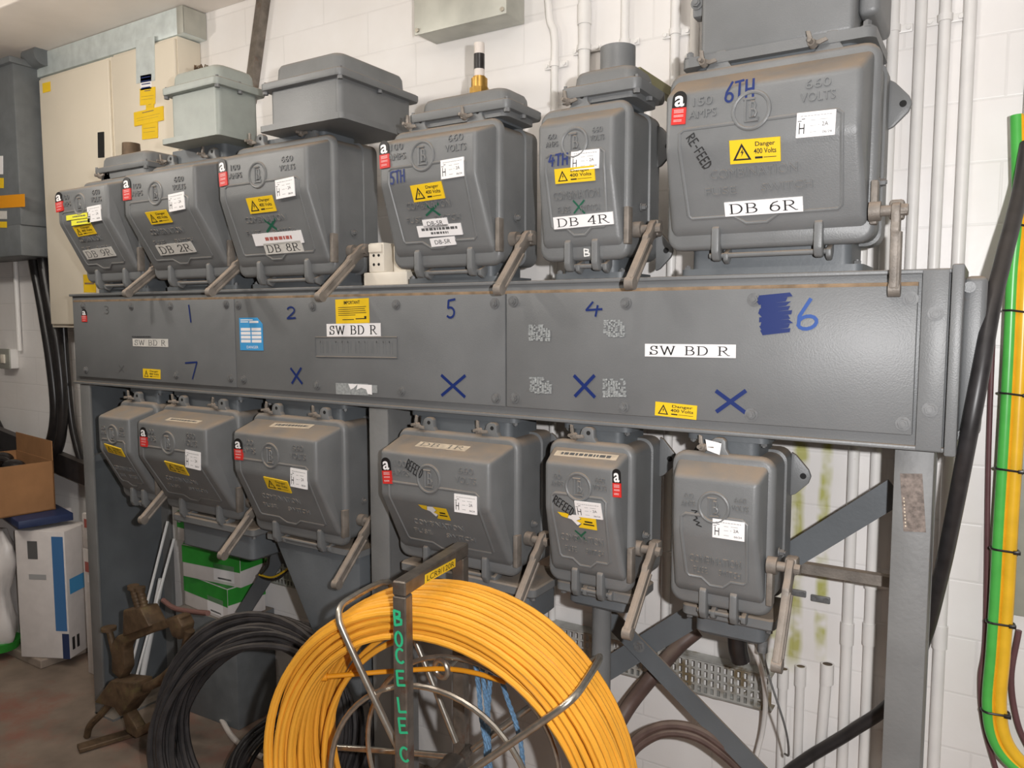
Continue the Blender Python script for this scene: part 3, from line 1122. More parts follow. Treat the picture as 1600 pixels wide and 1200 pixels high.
    emb('660', U, rx, th_ + .002, lw * .8, hh); emb('VOLTS', U, rx, th_ + .002 - hh * 1.45, lw * 1.1, hh)
    fa, fb = (.55, .36) if lower else (.66, .46)
    emb('COMBINATION', S, ex, LS * fa, fw * (.62 if w < .3 else .46), .020)
    emb('FUSE', S, ex - fw * .18, LS * fb, fw * .17, .016); emb('SWITCH', S, ex + fw * .17, LS * fb, fw * .26, .016)
    # lid lugs with wing nuts on the top edge
    for fx in ([.42] if lugs == 1 else [.24, .76]):
        lx_ = x0 + w * fx
        mb = MB()
        poly = [(lx_ - .034, z1 - .012), (lx_ - .014, z1 + .012), (lx_ - .008, z1 + .030), (lx_ + .002, z1 + .037), (lx_ + .018, z1 + .037), (lx_ + .026, z1 + .030), (lx_ + .027, z1 + .010), (lx_ + .042, z1 - .012)]
        mb.prism(poly, 'y', -.010, .010, .003)
        lug = obj('lid_lug', mb, paint, root)
        mb = MB(); mb.cyl((lx_ + .012, -.0108, z1 + .022), (lx_ + .012, .0108, z1 + .022), .0058, 12); obj('lug_hole', mb, 'dark_hole', lug)
        mb = MB()
        c = Vector((lx_ - .024, -.008, z1 + .012))
        mb.cyl(c, c + Vector((-.006, -.030, .004)), .0045, 10)
        mb.cyl(c + Vector((-.001, -.006, 0)), c + Vector((-.004, -.018, .002)), .010, 12, .008)
        for sg in (-1, 1):
            a = c + Vector((-.002, -.012, 0))
            mb.prism([(0, 0), (sg * .014, .004), (sg * .026, .018), (sg * .018, .021), (sg * .004, .008)], 'y', -.003, .003, .001, M=Matrix.Translation(a) @ Matrix.Rotation(.5 * (1 + lx_ * 3 % 1), 4, 'Y'))
        obj('wing_nut', mb, 'lever_steel', lug)
    # hinges along the foot
    hx = [ex + fx0 - fw * .17, ex + fx0 + fw * .2] if w < .3 else [x0 + w * .27, x0 + w * .76]
    for h in hx:
        mb = MB()
        mb.prism([(-.020, z0 + .062), (-.036, z0 + .045), (-.036, z0 - .008), (-.026, z0 - .026), (-.008, z0 - .028), (.010, z0 - .012), (.010, z0 + .006), (-.014, z0 + .012)], 'x', h - .009, h + .009, .004)
        obj('hinge', mb, paint, root)
    mb = MB()
    mb.cyl((hx[0] - .02, -.006, z0 - .014), (hx[1] + .02, -.006, z0 - .014), .006, 12)
    for h in hx:
        mb.prism([(.0, z0 - .004), (-.014, z0 - .010), (-.012, z0 - .026), (.006, z0 - .034), (.03, z0 - .010), (.03, z0 + .01)], 'x', h + .012, h + .024, .003)
    obj('hinge_pin', mb, 'grey_paint', root)
    # neck to the busbar chamber
    mb = MB()
    ni = .050
    ftb = (BZ1 + .003, BZ1 + .018) if not lower else (BZ0 - .018, BZ0 - .003)
    nz = (BZ1 + .003, z0 + .03) if not lower else (z1 - .03, BZ0 - .003)
    rbox_z(mb, x0 + ni, x1 - ni, .020, YB - .012, [(nz[0], 0), (nz[1], 0)], .02)
    rbox_z(mb, x0 + ni - .025, x1 - ni + .025, .012, YB + .01, [(ftb[0], 0), (ftb[1], 0)], .02)
    neck = obj('neck', mb, 'blue_grey_paint', root)
    bz, dz = (ftb[1], 1) if not lower else (ftb[0], -1)
    for bx in (x0 + ni - .012, x1 - ni + .012):
        mb = MB()
        hexbolt(mb, (bx, .03, bz), (0, 0, dz), .008, .007, False)
        obj('bolt', mb, 'bolt_steel', neck)
    # side bolt
    mb = MB()
    hexbolt(mb, (x1 - .006, .075, z0 + .135), (1, 0, 0), .008, .012)
    obj('side_bolt', mb, 'bolt_steel', root)
    # mounting lugs at the back
    for (sx, zz) in dlug:
        xx = x1 - .006 if sx > 0 else x0 + .006
        mb = MB()
        poly = [(0, .055), (0, -.055), (.012, -.050), (.042, -.020), (.048, -.002), (.042, .014), (.012, .048)]
        ring_ = [(xx + sx * a, zz + b) for a, b in poly]
        mb.prism(ring_, 'y', YB - .022, YB - .010, .003)
        lg = obj('mounting_lug', mb, paint, root)
        mb = MB()
        cx = xx + sx * .030
        mb.cyl((cx, YB - .0235, zz - .002), (cx, YB - .0225, zz - .002), .0075, 14)
        obj('lug_hole', mb, 'dark_hole', lg)
    # interlock plate and operating lever on the right
    if plate:
        mb = MB()
        mb.box((x1 - .010, -.030, z0 + .035), (x1 + .004, -.004, z0 + .125), .003)
        obj('interlock_plate', mb, 'lever_steel', root)
    ly, lz, dy, dz = lever
    px_ = x1 + lever_x
    c = Vector((px_, ly, z0 + lz))
    mb = MB()
    mb.cyl((x1 - .01, ly, c.z), (px_ + .022, ly, c.z), .011, 16)
    mb.cyl((x1 - .01, ly, c.z), (x1 + .012, ly, c.z), .020, 18)
    mb.box((px_ - .014, ly + .0, c.z - .018), (px_ + .014, ly + .034, c.z + .022), .006)
    sh = obj('lever_shaft', mb, 'lever_steel', root)
    mb = MB()
    d = Vector((0, dy, dz)); L_ = d.length; d.normalize()
    nn = Vector((0, d.z, -d.y))  # across the lever, in its plane
    if nn.y > 0:
        nn = -nn

    def q(t, o_):
        v = c + d * (t * L_) + nn * o_
        return (v.y, v.z)
    up = [(-.10, .0), (-.07, .016), (.02, .020), (.14, .017), (.24, .022), (.30, .017), (.95, .016), (1.0, .010)]
    dn = [(1.0, -.010), (.95, -.016), (.34, -.015), (.16, -.013), (.02, -.018), (-.07, -.014)]
    mb.prism([q(t, o_) for t, o_ in up + dn], 'x', px_ - .008, px_ + .009, .004)
    # rolled edges give the channel look
    mb.tube([Vector((px_ + .007, *q(t, .011))) for t in (.26, .5, .75, .955)], .0055, 8)
    mb.tube([Vector((px_ + .007, *q(t, -.011))) for t in (.26, .5, .75, .955)], .0055, 8)
    mb.cyl((px_ - .009, *q(.965, 0)), (px_ + .013, *q(.965, 0)), .0155, 16)
    obj('lever', mb, 'lever_steel', root)
    mb = MB()
    mb.cyl((px_ + .008, ly, c.z), (px_ + .020, ly, c.z), .012, 6)
    obj('lever_nut', mb, 'lever_steel', sh)
    return s


GU = 'fuse switches in the top row'
GL = 'fuse switches in the bottom row'
# top row, left to right
s9 = fuse_switch('top row fuse switch labelled DB 9R, leftmost, with lime stickers', -3.142, -2.762, 1.862, 2.262, .13, 2.085, '100', lever=(.04, .06, -.15, -.115), lugs=1, group=GU)
s2 = fuse_switch('grey fuse switch labelled DB 2R below the pale green cable box', -2.690, -2.243, 1.862, 2.275, .138, 2.085, '100', lever=(.02, .06, -.15, -.12), lever_x=.022, group=GU)
s8 = fuse_switch('grey fuse switch labelled DB 8R with rust along its top edge', -2.212, -1.755, 1.858, 2.290, .105, 2.106, '100', lever=(.06, .075, -.19, -.155), group=GU)
s5 = fuse_switch('grey fuse switch with two small DB-5R stickers, under the brass gland', -1.520, -1.142, 1.864, 2.258, .10, 2.095, '100', lever=(.055, .075, -.15, -.15), group=GU)
s4 = fuse_switch('narrow top row fuse switch labelled DB 4R with green cross', -1.022, -.768, 1.866, 2.252, .066, 2.085, '60', lever=(.037, .075, -.145, -.145), lugs=1, dlug=((1, 1.90), (1, 2.17)), group=GU)
s6 = fuse_switch('largest fuse switch, labelled DB 6R, at the right end of the top row', -.672, -.218, 1.878, 2.288, .10, 2.095, '150', top_drop=.072, lever=(-.035, .060, .01, -.165), dlug=((1, 2.20),), group=GU)
# bottom row
l1 = fuse_switch('leftmost and narrowest-looking bottom row fuse switch, half hidden beside the left post', -2.952, -2.707, 1.005, 1.395, .12, 1.215, '60', True, lever=(.03, .09, -.15, -.13), lugs=1, group=GL)
l2 = fuse_switch('dusty bottom row fuse switch second from left, above the green and white cartons', -2.672, -2.236, 1.000, 1.395, .135, 1.215, '100', True, lever=(.03, .06, -.165, -.15), group=GL)
l3 = fuse_switch('dusty bottom row fuse switch immediately left of the centre post', -2.162, -1.730, .985, 1.395, .118, 1.215, '100', True, lever=(.06, .075, -.17, -.165), group=GL)
l4 = fuse_switch('dusty bottom row fuse switch labelled DB 1R on its top, right of the centre post', -1.512, -1.085, 1.000, 1.392, .125, 1.212, '100', True, lever=(.045, .10, -.165, -.175), dlug=((1, 1.33),), group=GL)
l5 = fuse_switch('narrow bottom row fuse switch marked REFEED with green cross', -.992, -.748, 1.018, 1.402, .080, 1.232, '60', True, lever=(.02, .115, -.165, -.165), lugs=1, dlug=((1, 1.345),), group=GL)
l6 = fuse_switch('narrow fuse switch at the right end of the bottom row, nearest the right post', -.650, -.405, 1.028, 1.402, .070, 1.222, '60', True, lever=(-.02, .13, -.115, -.19), lugs=1, dlug=((1, 1.335),), group=GL)

# stickers and marker writing on the covers
c = s6.cover
asbestos(c, s6.U, (1051, 170), (1073, 168), .072)
hand(c, s6.U, '6TH', (1133, 145), (1180, 138), .040, 'ink_blue', .005)
hand(c, s6.U, 'RE-FEED', (1078, 212), (1108, 262), .020, 'ink_black', .0028)
testlabel(c, s6.U, (1245, 197), (1306, 191), .050)
danger(c, s6.S, (1141, 238), (1220, 232), .050)
seriflabel(c, s6.S, (1133, 327), (1255, 318), .032, 'DB 6R')
c = s4.cover
hand(c, s4.U, '4TH', (858, 252), (889, 248), .028, 'ink_blue', .005, e=.0036)
testlabel(c, s4.U, (893, 252), (937, 248), .046)
danger(c, s4.S, (868, 276), (930, 270), .036)
hand(c, s4.S, 'X', (896, 324), (914, 322), .036, 'ink_green', .0045)
seriflabel(c, s4.S, (866, 349), (959, 340), .030, 'DB 4R')
hand(c, s4.S, 'B', (914, 394), (924, 394), .018, 'ink_white', .0034, e=.008)
c = s5.cover
asbestos(c, s5.U, (594, 243), (609, 240), .076)
hand(c, s5.U, '5TH', (610, 279), (633, 274), .034, 'ink_blue', .005)
testlabel(c, s5.U, (690, 266), (726, 260), .050)
danger(c, s5.S, (645, 303), (693, 296), .046)
hand(c, s5.S, 'X', (664, 328), (688, 326), .038, 'ink_green', .006)
sanslabel(c, s5.S, (662, 350), (700, 346), .024, 'DB-5R')
linelabel(c, s5.S, (654, 362), (722, 357), .032, [(-.4, .42, .05, .28), (-.2, .2, -.3, -.1)], 'label_white', 'ink_grey', 'typed_label')
sanslabel(c, s5.S, (674, 379), (712, 375), .024, 'DB-5R')
c = s8.cover
asbestos(c, s8.U, (343, 271), (355, 268), .088)
testlabel(c, s8.U, (432, 297), (461, 291), .058)
danger(c, s8.S, (389, 322), (429, 317), .050)
hand(c, s8.S, 'X', (414, 353), (435, 350), .05, 'ink_green', .008)
linelabel(c, s8.S, (398, 375), (473, 369), .040, [(-.25, .3, -.12, .16)], 'label_white', 'pale_red_print', 'typed_label')
seriflabel(c, s8.S, (415, 389), (473, 384), .036, 'DB 8R', 'label_aged')
c = s2.cover
asbestos(c, s2.U, (193, 296), (205, 294), .080)
testlabel(c, s2.U, (265, 318), (289, 313), .058)
danger(c, s2.S, (233, 341), (265, 337), .046)
seriflabel(c, s2.S, (248, 391), (303, 385), .040, 'DB 2R', 'label_aged')
c = s9.cover
asbestos(c, s9.U, (88, 317), (99, 314), .075)
testlabel(c, s9.U, (138, 336), (159, 332), .058)
linelabel(c, s9.U, (105, 341), (139, 336), .019, [(-.2, .4, -.1, .15)], 'label_lime', 'ink_grey', 'lime_sticker')
linelabel(c, s9.U, (113, 349), (142, 345), .019, [(-.2, .4, -.1, .15)], 'label_lime', 'ink_grey', 'lime_sticker')
danger(c, s9.S, (119, 362), (147, 357), .040)
seriflabel(c, s9.S, (134, 398), (178, 392), .038, 'DB 9R', 'label_aged', 'ink_grey')
danger(l1.cover, l1.S, (167, 699), (193, 707), .040)
c = l2.cover
asbestos(c, l2.U, (220, 682), (231, 683), .072)
testlabel(c, l2.U, (291, 716), (314, 721), .062)
danger(c, l2.S, (262, 727), (292, 735), .046)
linelabel(c, l2.T, (262, 655), (312, 660), .024, [(-.4, .4, -.2, .2)], 'label_ivory', 'ink_grey', 'name_label')
c = l3.cover
asbestos(c, l3.U, (367, 701), (380, 702), .072)
testlabel(c, l3.U, (455, 745), (481, 750), .060)
danger(c, l3.S, (416, 753), (453, 761), .046)
linelabel(c, l3.T, (425, 664), (487, 667), .030, [(-.4, .4, -.2, .2)], 'label_ivory', 'ink_grey', 'name_label')
c = l4.cover
asbestos(c, l4.U, (598, 735), (612, 735), .076)
hand(c, l4.U, 'REFEED', (636, 724), (660, 741), .030, 'ink_black', .003)
testlabel(c, l4.U, (711, 785), (746, 790), .050)
seriflabel(c, l4.T, (653, 694), (731, 702), .030, 'DB 1R', 'label_ivory', 'ink_grey')


def torn(parent, pl, a, b, h):
    f = Frame2(pl, a, b, h)
    mb = MB()
    f.poly(mb, [(-.5, .5), (-.18, .5), (-.25, .1), (-.4, .2)], .0002)
    f.poly(mb, [(.02, .5), (.5, .5), (.5, -.5), (.02, -.5), (.12, -.15), (-.02, .0), (.12, .2)], .0002)
    o = obj('danger_label', mb, 'label_yellow', parent, smooth=0)
    k = MB()
    f.poly(k, [(-.18, .45), (.02, .48), (.1, .22), (-.02, .02), (.1, -.15), (.0, -.35), (-.14, .05), (-.24, .12)], .0001)
    obj('torn_paper', k, 'label_white', o, smooth=0)
    k = MB()
    f.quad(k, .2, .4, .0, .12, .0008); f.quad(k, .16, .44, -.2, -.1, .0008)
    obj('lettering', k, 'ink_black', o, smooth=0)


torn(c, l4.S, (658, 796), (702, 803), .044)
c = l5.cover
asbestos(c, l5.U, (958, 754), (971, 755), .070)
hand(c, l5.U, 'REFEED', (866, 779), (896, 801), .022, 'ink_black', .003)
testlabel(c, l5.S, (900, 794), (941, 799), .044)
torn(c, l5.S, (873, 808), (933, 818), .036)
hand(c, l5.S, 'X', (900, 836), (917, 837), .030, 'ink_green', .005)
linelabel(c, l5.T, (868, 708), (965, 716), .022, [(-.4, .4, -.25, .25)], 'label_ivory', 'ink_grey', 'name_label')
c = l6.cover
testlabel(c, l6.U, (1114, 824), (1164, 831), .044)
hand(c, l6.U, 's', (1078, 802), (1100, 816), .030, 'ink_black', .0025)
mb = MB()
tg = Vector(((l6.root.location.x) - .02, -.016, 1.402 + .004))
mb.add([tg + Vector(p) for p in ((-.02, 0, .028), (.02, -.004, .022), (.018, -.012, -.004), (-.012, -.01, .004))] + [tg + Vector(p) for p in ((-.02, .001, .028), (.02, -.003, .022), (.018, -.011, -.004), (-.012, -.009, .004))],
       [(0, 1, 2, 3), (7, 6, 5, 4), (0, 4, 5, 1), (1, 5, 6, 2), (2, 6, 7, 3), (3, 7, 4, 0)])
obj('paper_tag', mb, 'label_white', l6.root, smooth=0)


# ------------------------------------------------------------------ cable boxes on the top row
def cable_box(label, x0, x1, y0, y1, zbase, zf0, zf1, ztop, ci=.02, paint='grey_paint', lid=.022, base=True, name='cable_box'):
    t = thing(name, label, 'cable box', ((x0 + x1) / 2, (y0 + y1) / 2, zbase))
    mb = MB()
    if base:
        rbox_z(mb, x0 - .025, x1 + .03, y0 - .025, y1 - .1 if y1 - y0 > .25 else y1, [(zbase, 0), (zbase + .018, 0)], .015)
    rbox_z(mb, x0, x1, y0, y1, [(zbase + (.016 if base else 0), 0), (zf0 - .001, 0)], .02)
    obj('box_body', mb, paint, t)
    mb = MB()
    e = lid
    rbox_z(mb, x0 - e, x1 + e, y0 - e, y1 + e, [(zf0 - .006, .002), (zf0, 0), (zf1, 0), (zf1 + .003, .004)], .02)
    obj('lid_flange', mb, paint, t)
    mb = MB()
    rbox_z(mb, x0 + ci - .02, x1 - ci + .02, y0 + ci - .02, y1 - ci + .02, [(zf1, 0), (ztop - .016, .003), (ztop - .005, .008), (ztop, .018)], .028)
    obj('lid_dome', mb, paint, t)
    for bx in (x0 - e * .4, x1 + e * .4):
        for by in (y0 - e * .3, (y0 + y1) / 2):
            mb = MB()
            mb.cyl((bx, by, zf0 - .014), (bx, by, zf1 + .008), .005, 8)
            mb.cyl((bx, by, zf0 - .016), (bx, by, zf0 - .006), .009, 6)
            obj('bolt', mb, 'bolt_steel', t)
    return t


def riser(x0, x1, z0, z1, parent):
    mb = MB()
    rbox_z(mb, x0, x1, .01, .16, [(z0, 0), (z1, 0)], .02)
    obj('riser', mb, 'blue_grey_paint', parent)


b8 = cable_box('large grey cable box on top of the DB 8R switch', -1.99, -1.685, -.055, .28, 2.308, 2.442, 2.456, 2.520, ci=.03)
riser(-2.09, -1.82, 2.289, 2.309, b8)
b2 = cable_box('pale green cable box with a domed lid on the DB 2R switch', -2.49, -2.235, -.06, .11, 2.326, 2.500, 2.516, 2.572, ci=.022, paint='green_grey_paint')
riser(-2.60, -2.30, 2.273, 2.327, b2)
f = MB()
for k in range(14):
    a = random.uniform(0, 6.28); r0 = random.uniform(.0, .02)
    cx, cy = -2.40 + random.uniform(-.02, .02), .0 + random.uniform(-.02, .02)
    f.tube([(cx, cy, 2.569), (cx + r0 * math.cos(a), cy + r0 * math.sin(a), 2.60), (cx + 2.4 * r0 * math.cos(a), cy + 2.4 * r0 * math.sin(a), 2.588)], .0022, 5)
tag(obj('swarf', f, 'rust_iron'), 'tuft of brown debris lying on the pale green cable box lid', 'debris')
b9 = cable_box('small low cable box cap on the DB 9R switch', -3.03, -2.72, -.01, .15, 2.262, 2.292, 2.304, 2.352, ci=.024, lid=.014, base=False)
mb = MB(); mb.cyl((-2.965, .09, 2.350), (-2.965, .09, 2.415), .036, 20, .033); mb.cyl((-2.965, .09, 2.350), (-2.965, .09, 2.366), .043, 8)
obj('gland', mb, 'rust_iron', b9)
b5 = cable_box('low grey cable box cap carrying the brass gland above the DB 5R switch', -1.44, -1.135, .0, .155, 2.262, 2.284, 2.300, 2.345, ci=.026, lid=.018, base=False)
riser(-1.40, -1.17, 2.256, 2.27, b5)
g = atY(749, 137, .08)
mb = MB(); mb.cyl((g.x, .08, 2.343), (g.x, .08, 2.372), .028, 8); mb.cyl((g.x, .08, 2.370), (g.x, .08, 2.398), .0235, 20); mb.cyl((g.x, .08, 2.396), (g.x, .08, 2.404), .018, 18)
gl = obj('brass_gland', mb, 'brass', b5)
mb = MB(); mb.cyl((g.x, .08, 2.400), (g.x, .08, 2.496), .0150, 18, hollow=.010)
cs = obj('cable_stub', mb, 'white_flex', b5)
mb = MB(); mb.cyl((g.x, .08, 2.424), (g.x, .08, 2.466), .0156, 18, hollow=.0149)
obj('black_tape', mb, 'black_rubber', cs)
b4 = cable_box('small grey cable box with a round spigot on the DB 4R switch', -.945, -.765, .0, .15, 2.258, 2.278, 2.298, 2.343, ci=.024, lid=.018, base=False)
riser(-.93, -.80, 2.250, 2.268, b4)
mb = MB(); mb.cyl((-.845, .075, 2.340), (-.845, .075, 2.405), .045, 28, hollow=.036); mb.cyl((-.845, .075, 2.342), (-.845, .075, 2.38), .037, 20)
obj('spigot', mb, 'grey_paint', b4)
# the big box over DB 6R
t = thing('cable_box', 'big flat-fronted grey cable box cut by the photo top, above DB 6R', 'cable box', (-.43, .09, 2.30))
mb = MB(); mb.box((-.605, .0, 2.318), (-.275, .28, 2.80), .012, 3); mb.box((-.275, .04, 2.36), (-.232, .24, 2.80), .014, 3)
obj('box_body', mb, 'grey_paint', t)
mb = MB(); rbox_z(mb, -.645, -.232, -.012, .21, [(2.298, 0), (2.320, 0)], .02)
obj('base_flange', mb, 'grey_paint', t)
riser(-.62, -.27, 2.286, 2.302, t)
for bx in (-.628, -.25):
    mb = MB(); hexbolt(mb, (bx, .0, 2.32), (0, 0, 1), .009, .012); obj('bolt', mb, 'bolt_steel', t)
mb = MB(); mb.box((-.632, .02, 2.42), (-.600, .06, 2.80), .006); hexbolt(mb, (-.62, .018, 2.45), (0, -1, 0), .010, .01); obj('side_flange', mb, 'grey_paint', t)
mb = MB(); a, b = atY(992, 108, .10), atY(1042, 146, .44)
mb.bar((a.x, .10, a.z - .01), (a.x + .01, .445, a.z - .01), .026, .03)
tag(obj('bracket', mb, 'conduit_olive'), 'olive wall bracket sticking out behind the DB 4R cable box', 'bracket')

# ------------------------------------------------------------------ gland boxes below the bottom row
def gland_box(label, x0, x1, y0, y1, z0, z1, parts, paint='grey_paint'):
    t = thing('gland_box', label, 'cable box', ((x0 + x1) / 2, (y0 + y1) / 2, z0))
    mb = MB()
    rbox_z(mb, x0, x1, y0, y1, [(z0, .008), (z0 + .008, 0), (z1, 0)], .02)
    obj('box_body', mb, 'blue_grey_paint', t)
    mb = MB()
    rbox_z(mb, x0 - .028, x1 + .028, y0 - .02, y1 + .02, [(z1 - .002, .003), (z1 + .002, 0), (z1 + .022, 0), (z1 + .026, .004)], .016)
    fl = obj('flange', mb, paint, t)
    for bx in (x0 - .012, x1 + .012):
        mb = MB(); mb.cyl((bx, y0, z1 - .012), (bx, y0, z1), .008, 6); obj('bolt', mb, 'bolt_steel', fl)
    return t


t = gland_box('small grey gland box with a steel pipe, under the REFEED switch', -.950, -.775, .02, .12, .948, .988, 0)
mb = MB(); mb.cyl((-.872, .07, .0), (-.872, .07, .955), .026, 20)
obj('pipe', mb, 'grey_paint', t)
t = gland_box('small grey gland box with a black cable, under the right end switch', -.600, -.430, .03, .16, .940, .990, 0)
mb = MB(); mb.tube(spline([(-.51, .09, .95), (-.507, .09, .90), (-.502, .10, .865)]), .024, 14); mb.cyl((-.51, .09, .93), (-.51, .09, .945), .034, 16)
obj('cable_stub', mb, 'black_rubber', t)
mb = MB(); mb.cyl((-.440, .06, .915), (-.440, .06, .945), .012, 12); mb.tube(spline([(-.44, .06, .92), (-.42, .05, .86), (-.39, .10, .72), (-.40, .2, .60), (-.43, .30, .54)]), .003, 6)
obj('earth_wire', mb, 'bolt_steel', t)
gland_box('wide grey gland box under the DB 1R switch, behind the rod reel', -1.48, -1.06, .0, .16, .865, .955, 0)
gland_box('grey gland box under the second bottom row switch from the left', -2.60, -2.20, .0, .16, .855, .955, 0)
t = thing('gland_box', 'tapering dark cable chamber under the switch left of the centre post', 'cable box', (-1.9, .09, .45))
mb = MB()
vs = []
for y in (.01, .15):
    vs += [(-2.10, y, .962), (-1.70, y, .962), (-1.70, y, .45), (-1.80, y, .45)]
mb.hull(vs, [(0, 1, 2, 3), (7, 6, 5, 4), (0, 4, 5, 1), (1, 5, 6, 2), (2, 6, 7, 3), (3, 7, 4, 0)], .008, 2)
obj('box_body', mb, 'blue_grey_paint', t)
mb = MB(); rbox_z(mb, -2.125, -1.69, -.005, .17, [(.955, 0), (.975, 0)], .015); obj('flange', mb, 'grey_paint', t)

# ------------------------------------------------------------------ support frame
fr = thing('support_frame', 'grey steel frame of three posts with crossed flat braces under the busbar chamber', 'frame', (-1.7, .15, 0))
mb = MB()
mb.box((-3.254, .009, 0), (-3.245, .40, BZ0 - .004)); mb.box((-3.255, .0, 0), (-3.185, .010, BZ0 - .004), .002); mb.box((-3.255, .34, 0), (-3.185, .35, BZ0 - .004))
mb.box((-3.26, .0, 0), (-3.12, .38, .01))
obj('post', mb, 'post_paint', fr)
mb = MB()
mb.box((-1.640, .0, 0), (-1.565, .010, BZ0 - .004), .002); mb.box((-1.576, .009, 0), (-1.566, .126, BZ0 - .004)); mb.box((-1.640, .125, 0), (-1.565, .135, BZ0 - .004))
obj('post', mb, 'post_paint', fr)
mb = MB()
mb.box((-.168, .03, 0), (-.093, .042, BZ0 - .004), .002); mb.box((-.104, .041, 0), (-.094, .151, BZ0 - .004)); mb.box((-.168, .15, 0), (-.093, .16, BZ0 - .004))
rp = obj('post', mb, 'post_paint', fr)
# bare rusty nameplate patch on the right post
PR = Plane((0, .0295, 0), (1, 0, 0), (0, 0, 1))
f = Frame2(PR, (1409, 785), (1444, 786), .125, .0006)
mb = MB(); f.slab(mb, -.5, .5, -.5, .5); o = obj('rating_plate', mb, 'rating_metal', rp, smooth=0)
k = MB()
for i in range(9):
    f.quad(k, -.42, -.36, -.42 + i * .06, -.39 + i * .06, .0008)
obj('plate_marks', k, 'label_ivory', o, smooth=0)
YBR = .20
a, b = atY(1402, 766, YBR), atY(925, 1060, YBR)
mb = MB(); mb.bar((a.x, YBR, a.z), (b.x, YBR, b.z), .062, .006); obj('brace', mb, 'blue_grey_paint', fr)
a, b = atY(946, 948, YBR + .012), atY(1215, 1226, YBR + .012)
mb = MB(); mb.bar((a.x, YBR - .012, a.z), (b.x, YBR - .012, b.z), .055, .006); obj('brace', mb, 'blue_grey_paint', fr)
q = atY(998, 1010, YBR - .016)
mb = MB(); hexbolt(mb, (q.x, YBR - .014, q.z), (0, -1, 0), .012, .009); obj('brace_bolt', mb, 'bolt_steel', fr)
a, b = atY(1252, 886, .26), atY(1392, 908, .26)
mb = MB(); mb.box((a.x - .2, .25, b.z - .014), (-.16, .275, b.z + .012)); obj('cross_rail', mb, 'lever_steel', fr)
a, b = atY(480, 800, .212), atY(375, 965, .212)
mb = MB(); mb.bar((a.x, .212, a.z), (b.x, .212, b.z), .06, .006); obj('brace', mb, 'blue_grey_paint', fr)
a, b = atY(405, 815, .203), atY(470, 905, .203)
mb = MB(); mb.bar((a.x, .203, a.z), (b.x, .203, b.z), .05, .006); obj('brace', mb, 'blue_grey_paint', fr)
a = atX(200, 740, -3.19)
mb = MB(); mb.box((-3.2445, .02, .0), (-3.24, .38, 1.43)); mb.bar((-3.2, .012, 1.13), (-3.2, .34, 1.17), .03, .01)
obj('web', mb, 'blue_grey_paint', fr)

# ------------------------------------------------------------------ white sockets between DB 8R and DB 5R
t = thing('terminal_block', 'cream terminal block on a pale base between DB 8R and DB 5R', 'terminal block', (-1.59, .08, BZ1))
mb = MB(); mb.box((-1.690, .04, BZ1 + .003), (-1.515, .15, BZ1 + .044), .004); obj('base', mb, 'white_plastic', t)
mb = MB(); mb.box((-1.672, .045, BZ1 + .044), (-1.610, .12, BZ1 + .135), .004); mb.box((-1.668, .038, BZ1 + .105), (-1.614, .05, BZ1 + .131), .003)
blk = obj('block', mb, 'white_plastic', t)
mb = MB()
for (dx, dz) in ((-.650, .068), (-.630, .068), (-.650, .096), (-.630, .096)):
    mb.cyl((-1 + dx, .0445, BZ1 + dz), (-1 + dx, .0435, BZ1 + dz), .0045, 10)
obj('screw_holes', mb, 'dark_hole', blk)
mb = MB(); mb.box((-1.585, .060, BZ1 + .044), (-1.535, .14, BZ1 + .125), .004); obj('block', mb, 'white_plastic', t)

# ------------------------------------------------------------------ things on the wall
# galvanised trunking
t = thing('cable_trunking', 'galvanised steel trunking with cut end under the ceiling beam', 'trunking', (-3.4, .38, 2.87))
tx = atY(286, 30, YW - .115).x
zb_ = atY(286, 51, YW - .115).z
tl = atY(60, 90, YW - .115).x
mb = MB(); mb.box((tl - .1, YW - .115, zb_), (tx - .004, YW - .001, ZTR), .002); obj('trunk_body', mb, 'galvanised', t)
mb = MB(); mb.box((tx - .002, YW - .113, zb_ + .002), (tx + .002, YW - .003, ZTR - .002)); mb.box((tx - .04, YW - .117, zb_), (tx + .002, YW - .115, ZTR), .0005); obj('end_cap', mb, 'galvanised_box', t)


# cream cabinets
def cream_cabinet(label, x0, x1, z0, z1, lip):
    t = thing('cabinet', label, 'cabinet', ((x0 + x1) / 2, YW - .06, z0))
    mb = MB(); mb.box((x0, YW - .115, z0), (x1, YW - .001, z1), .004); obj('cabinet_body', mb, 'cream_paint', t)
    mb = MB(); mb.box((x0 + lip, YW - .128, z0 + .015), (x1 - lip, YW - .113, z1 - .012), .006, 3); d = obj('door', mb, 'cream_paint', t)
    return t, d


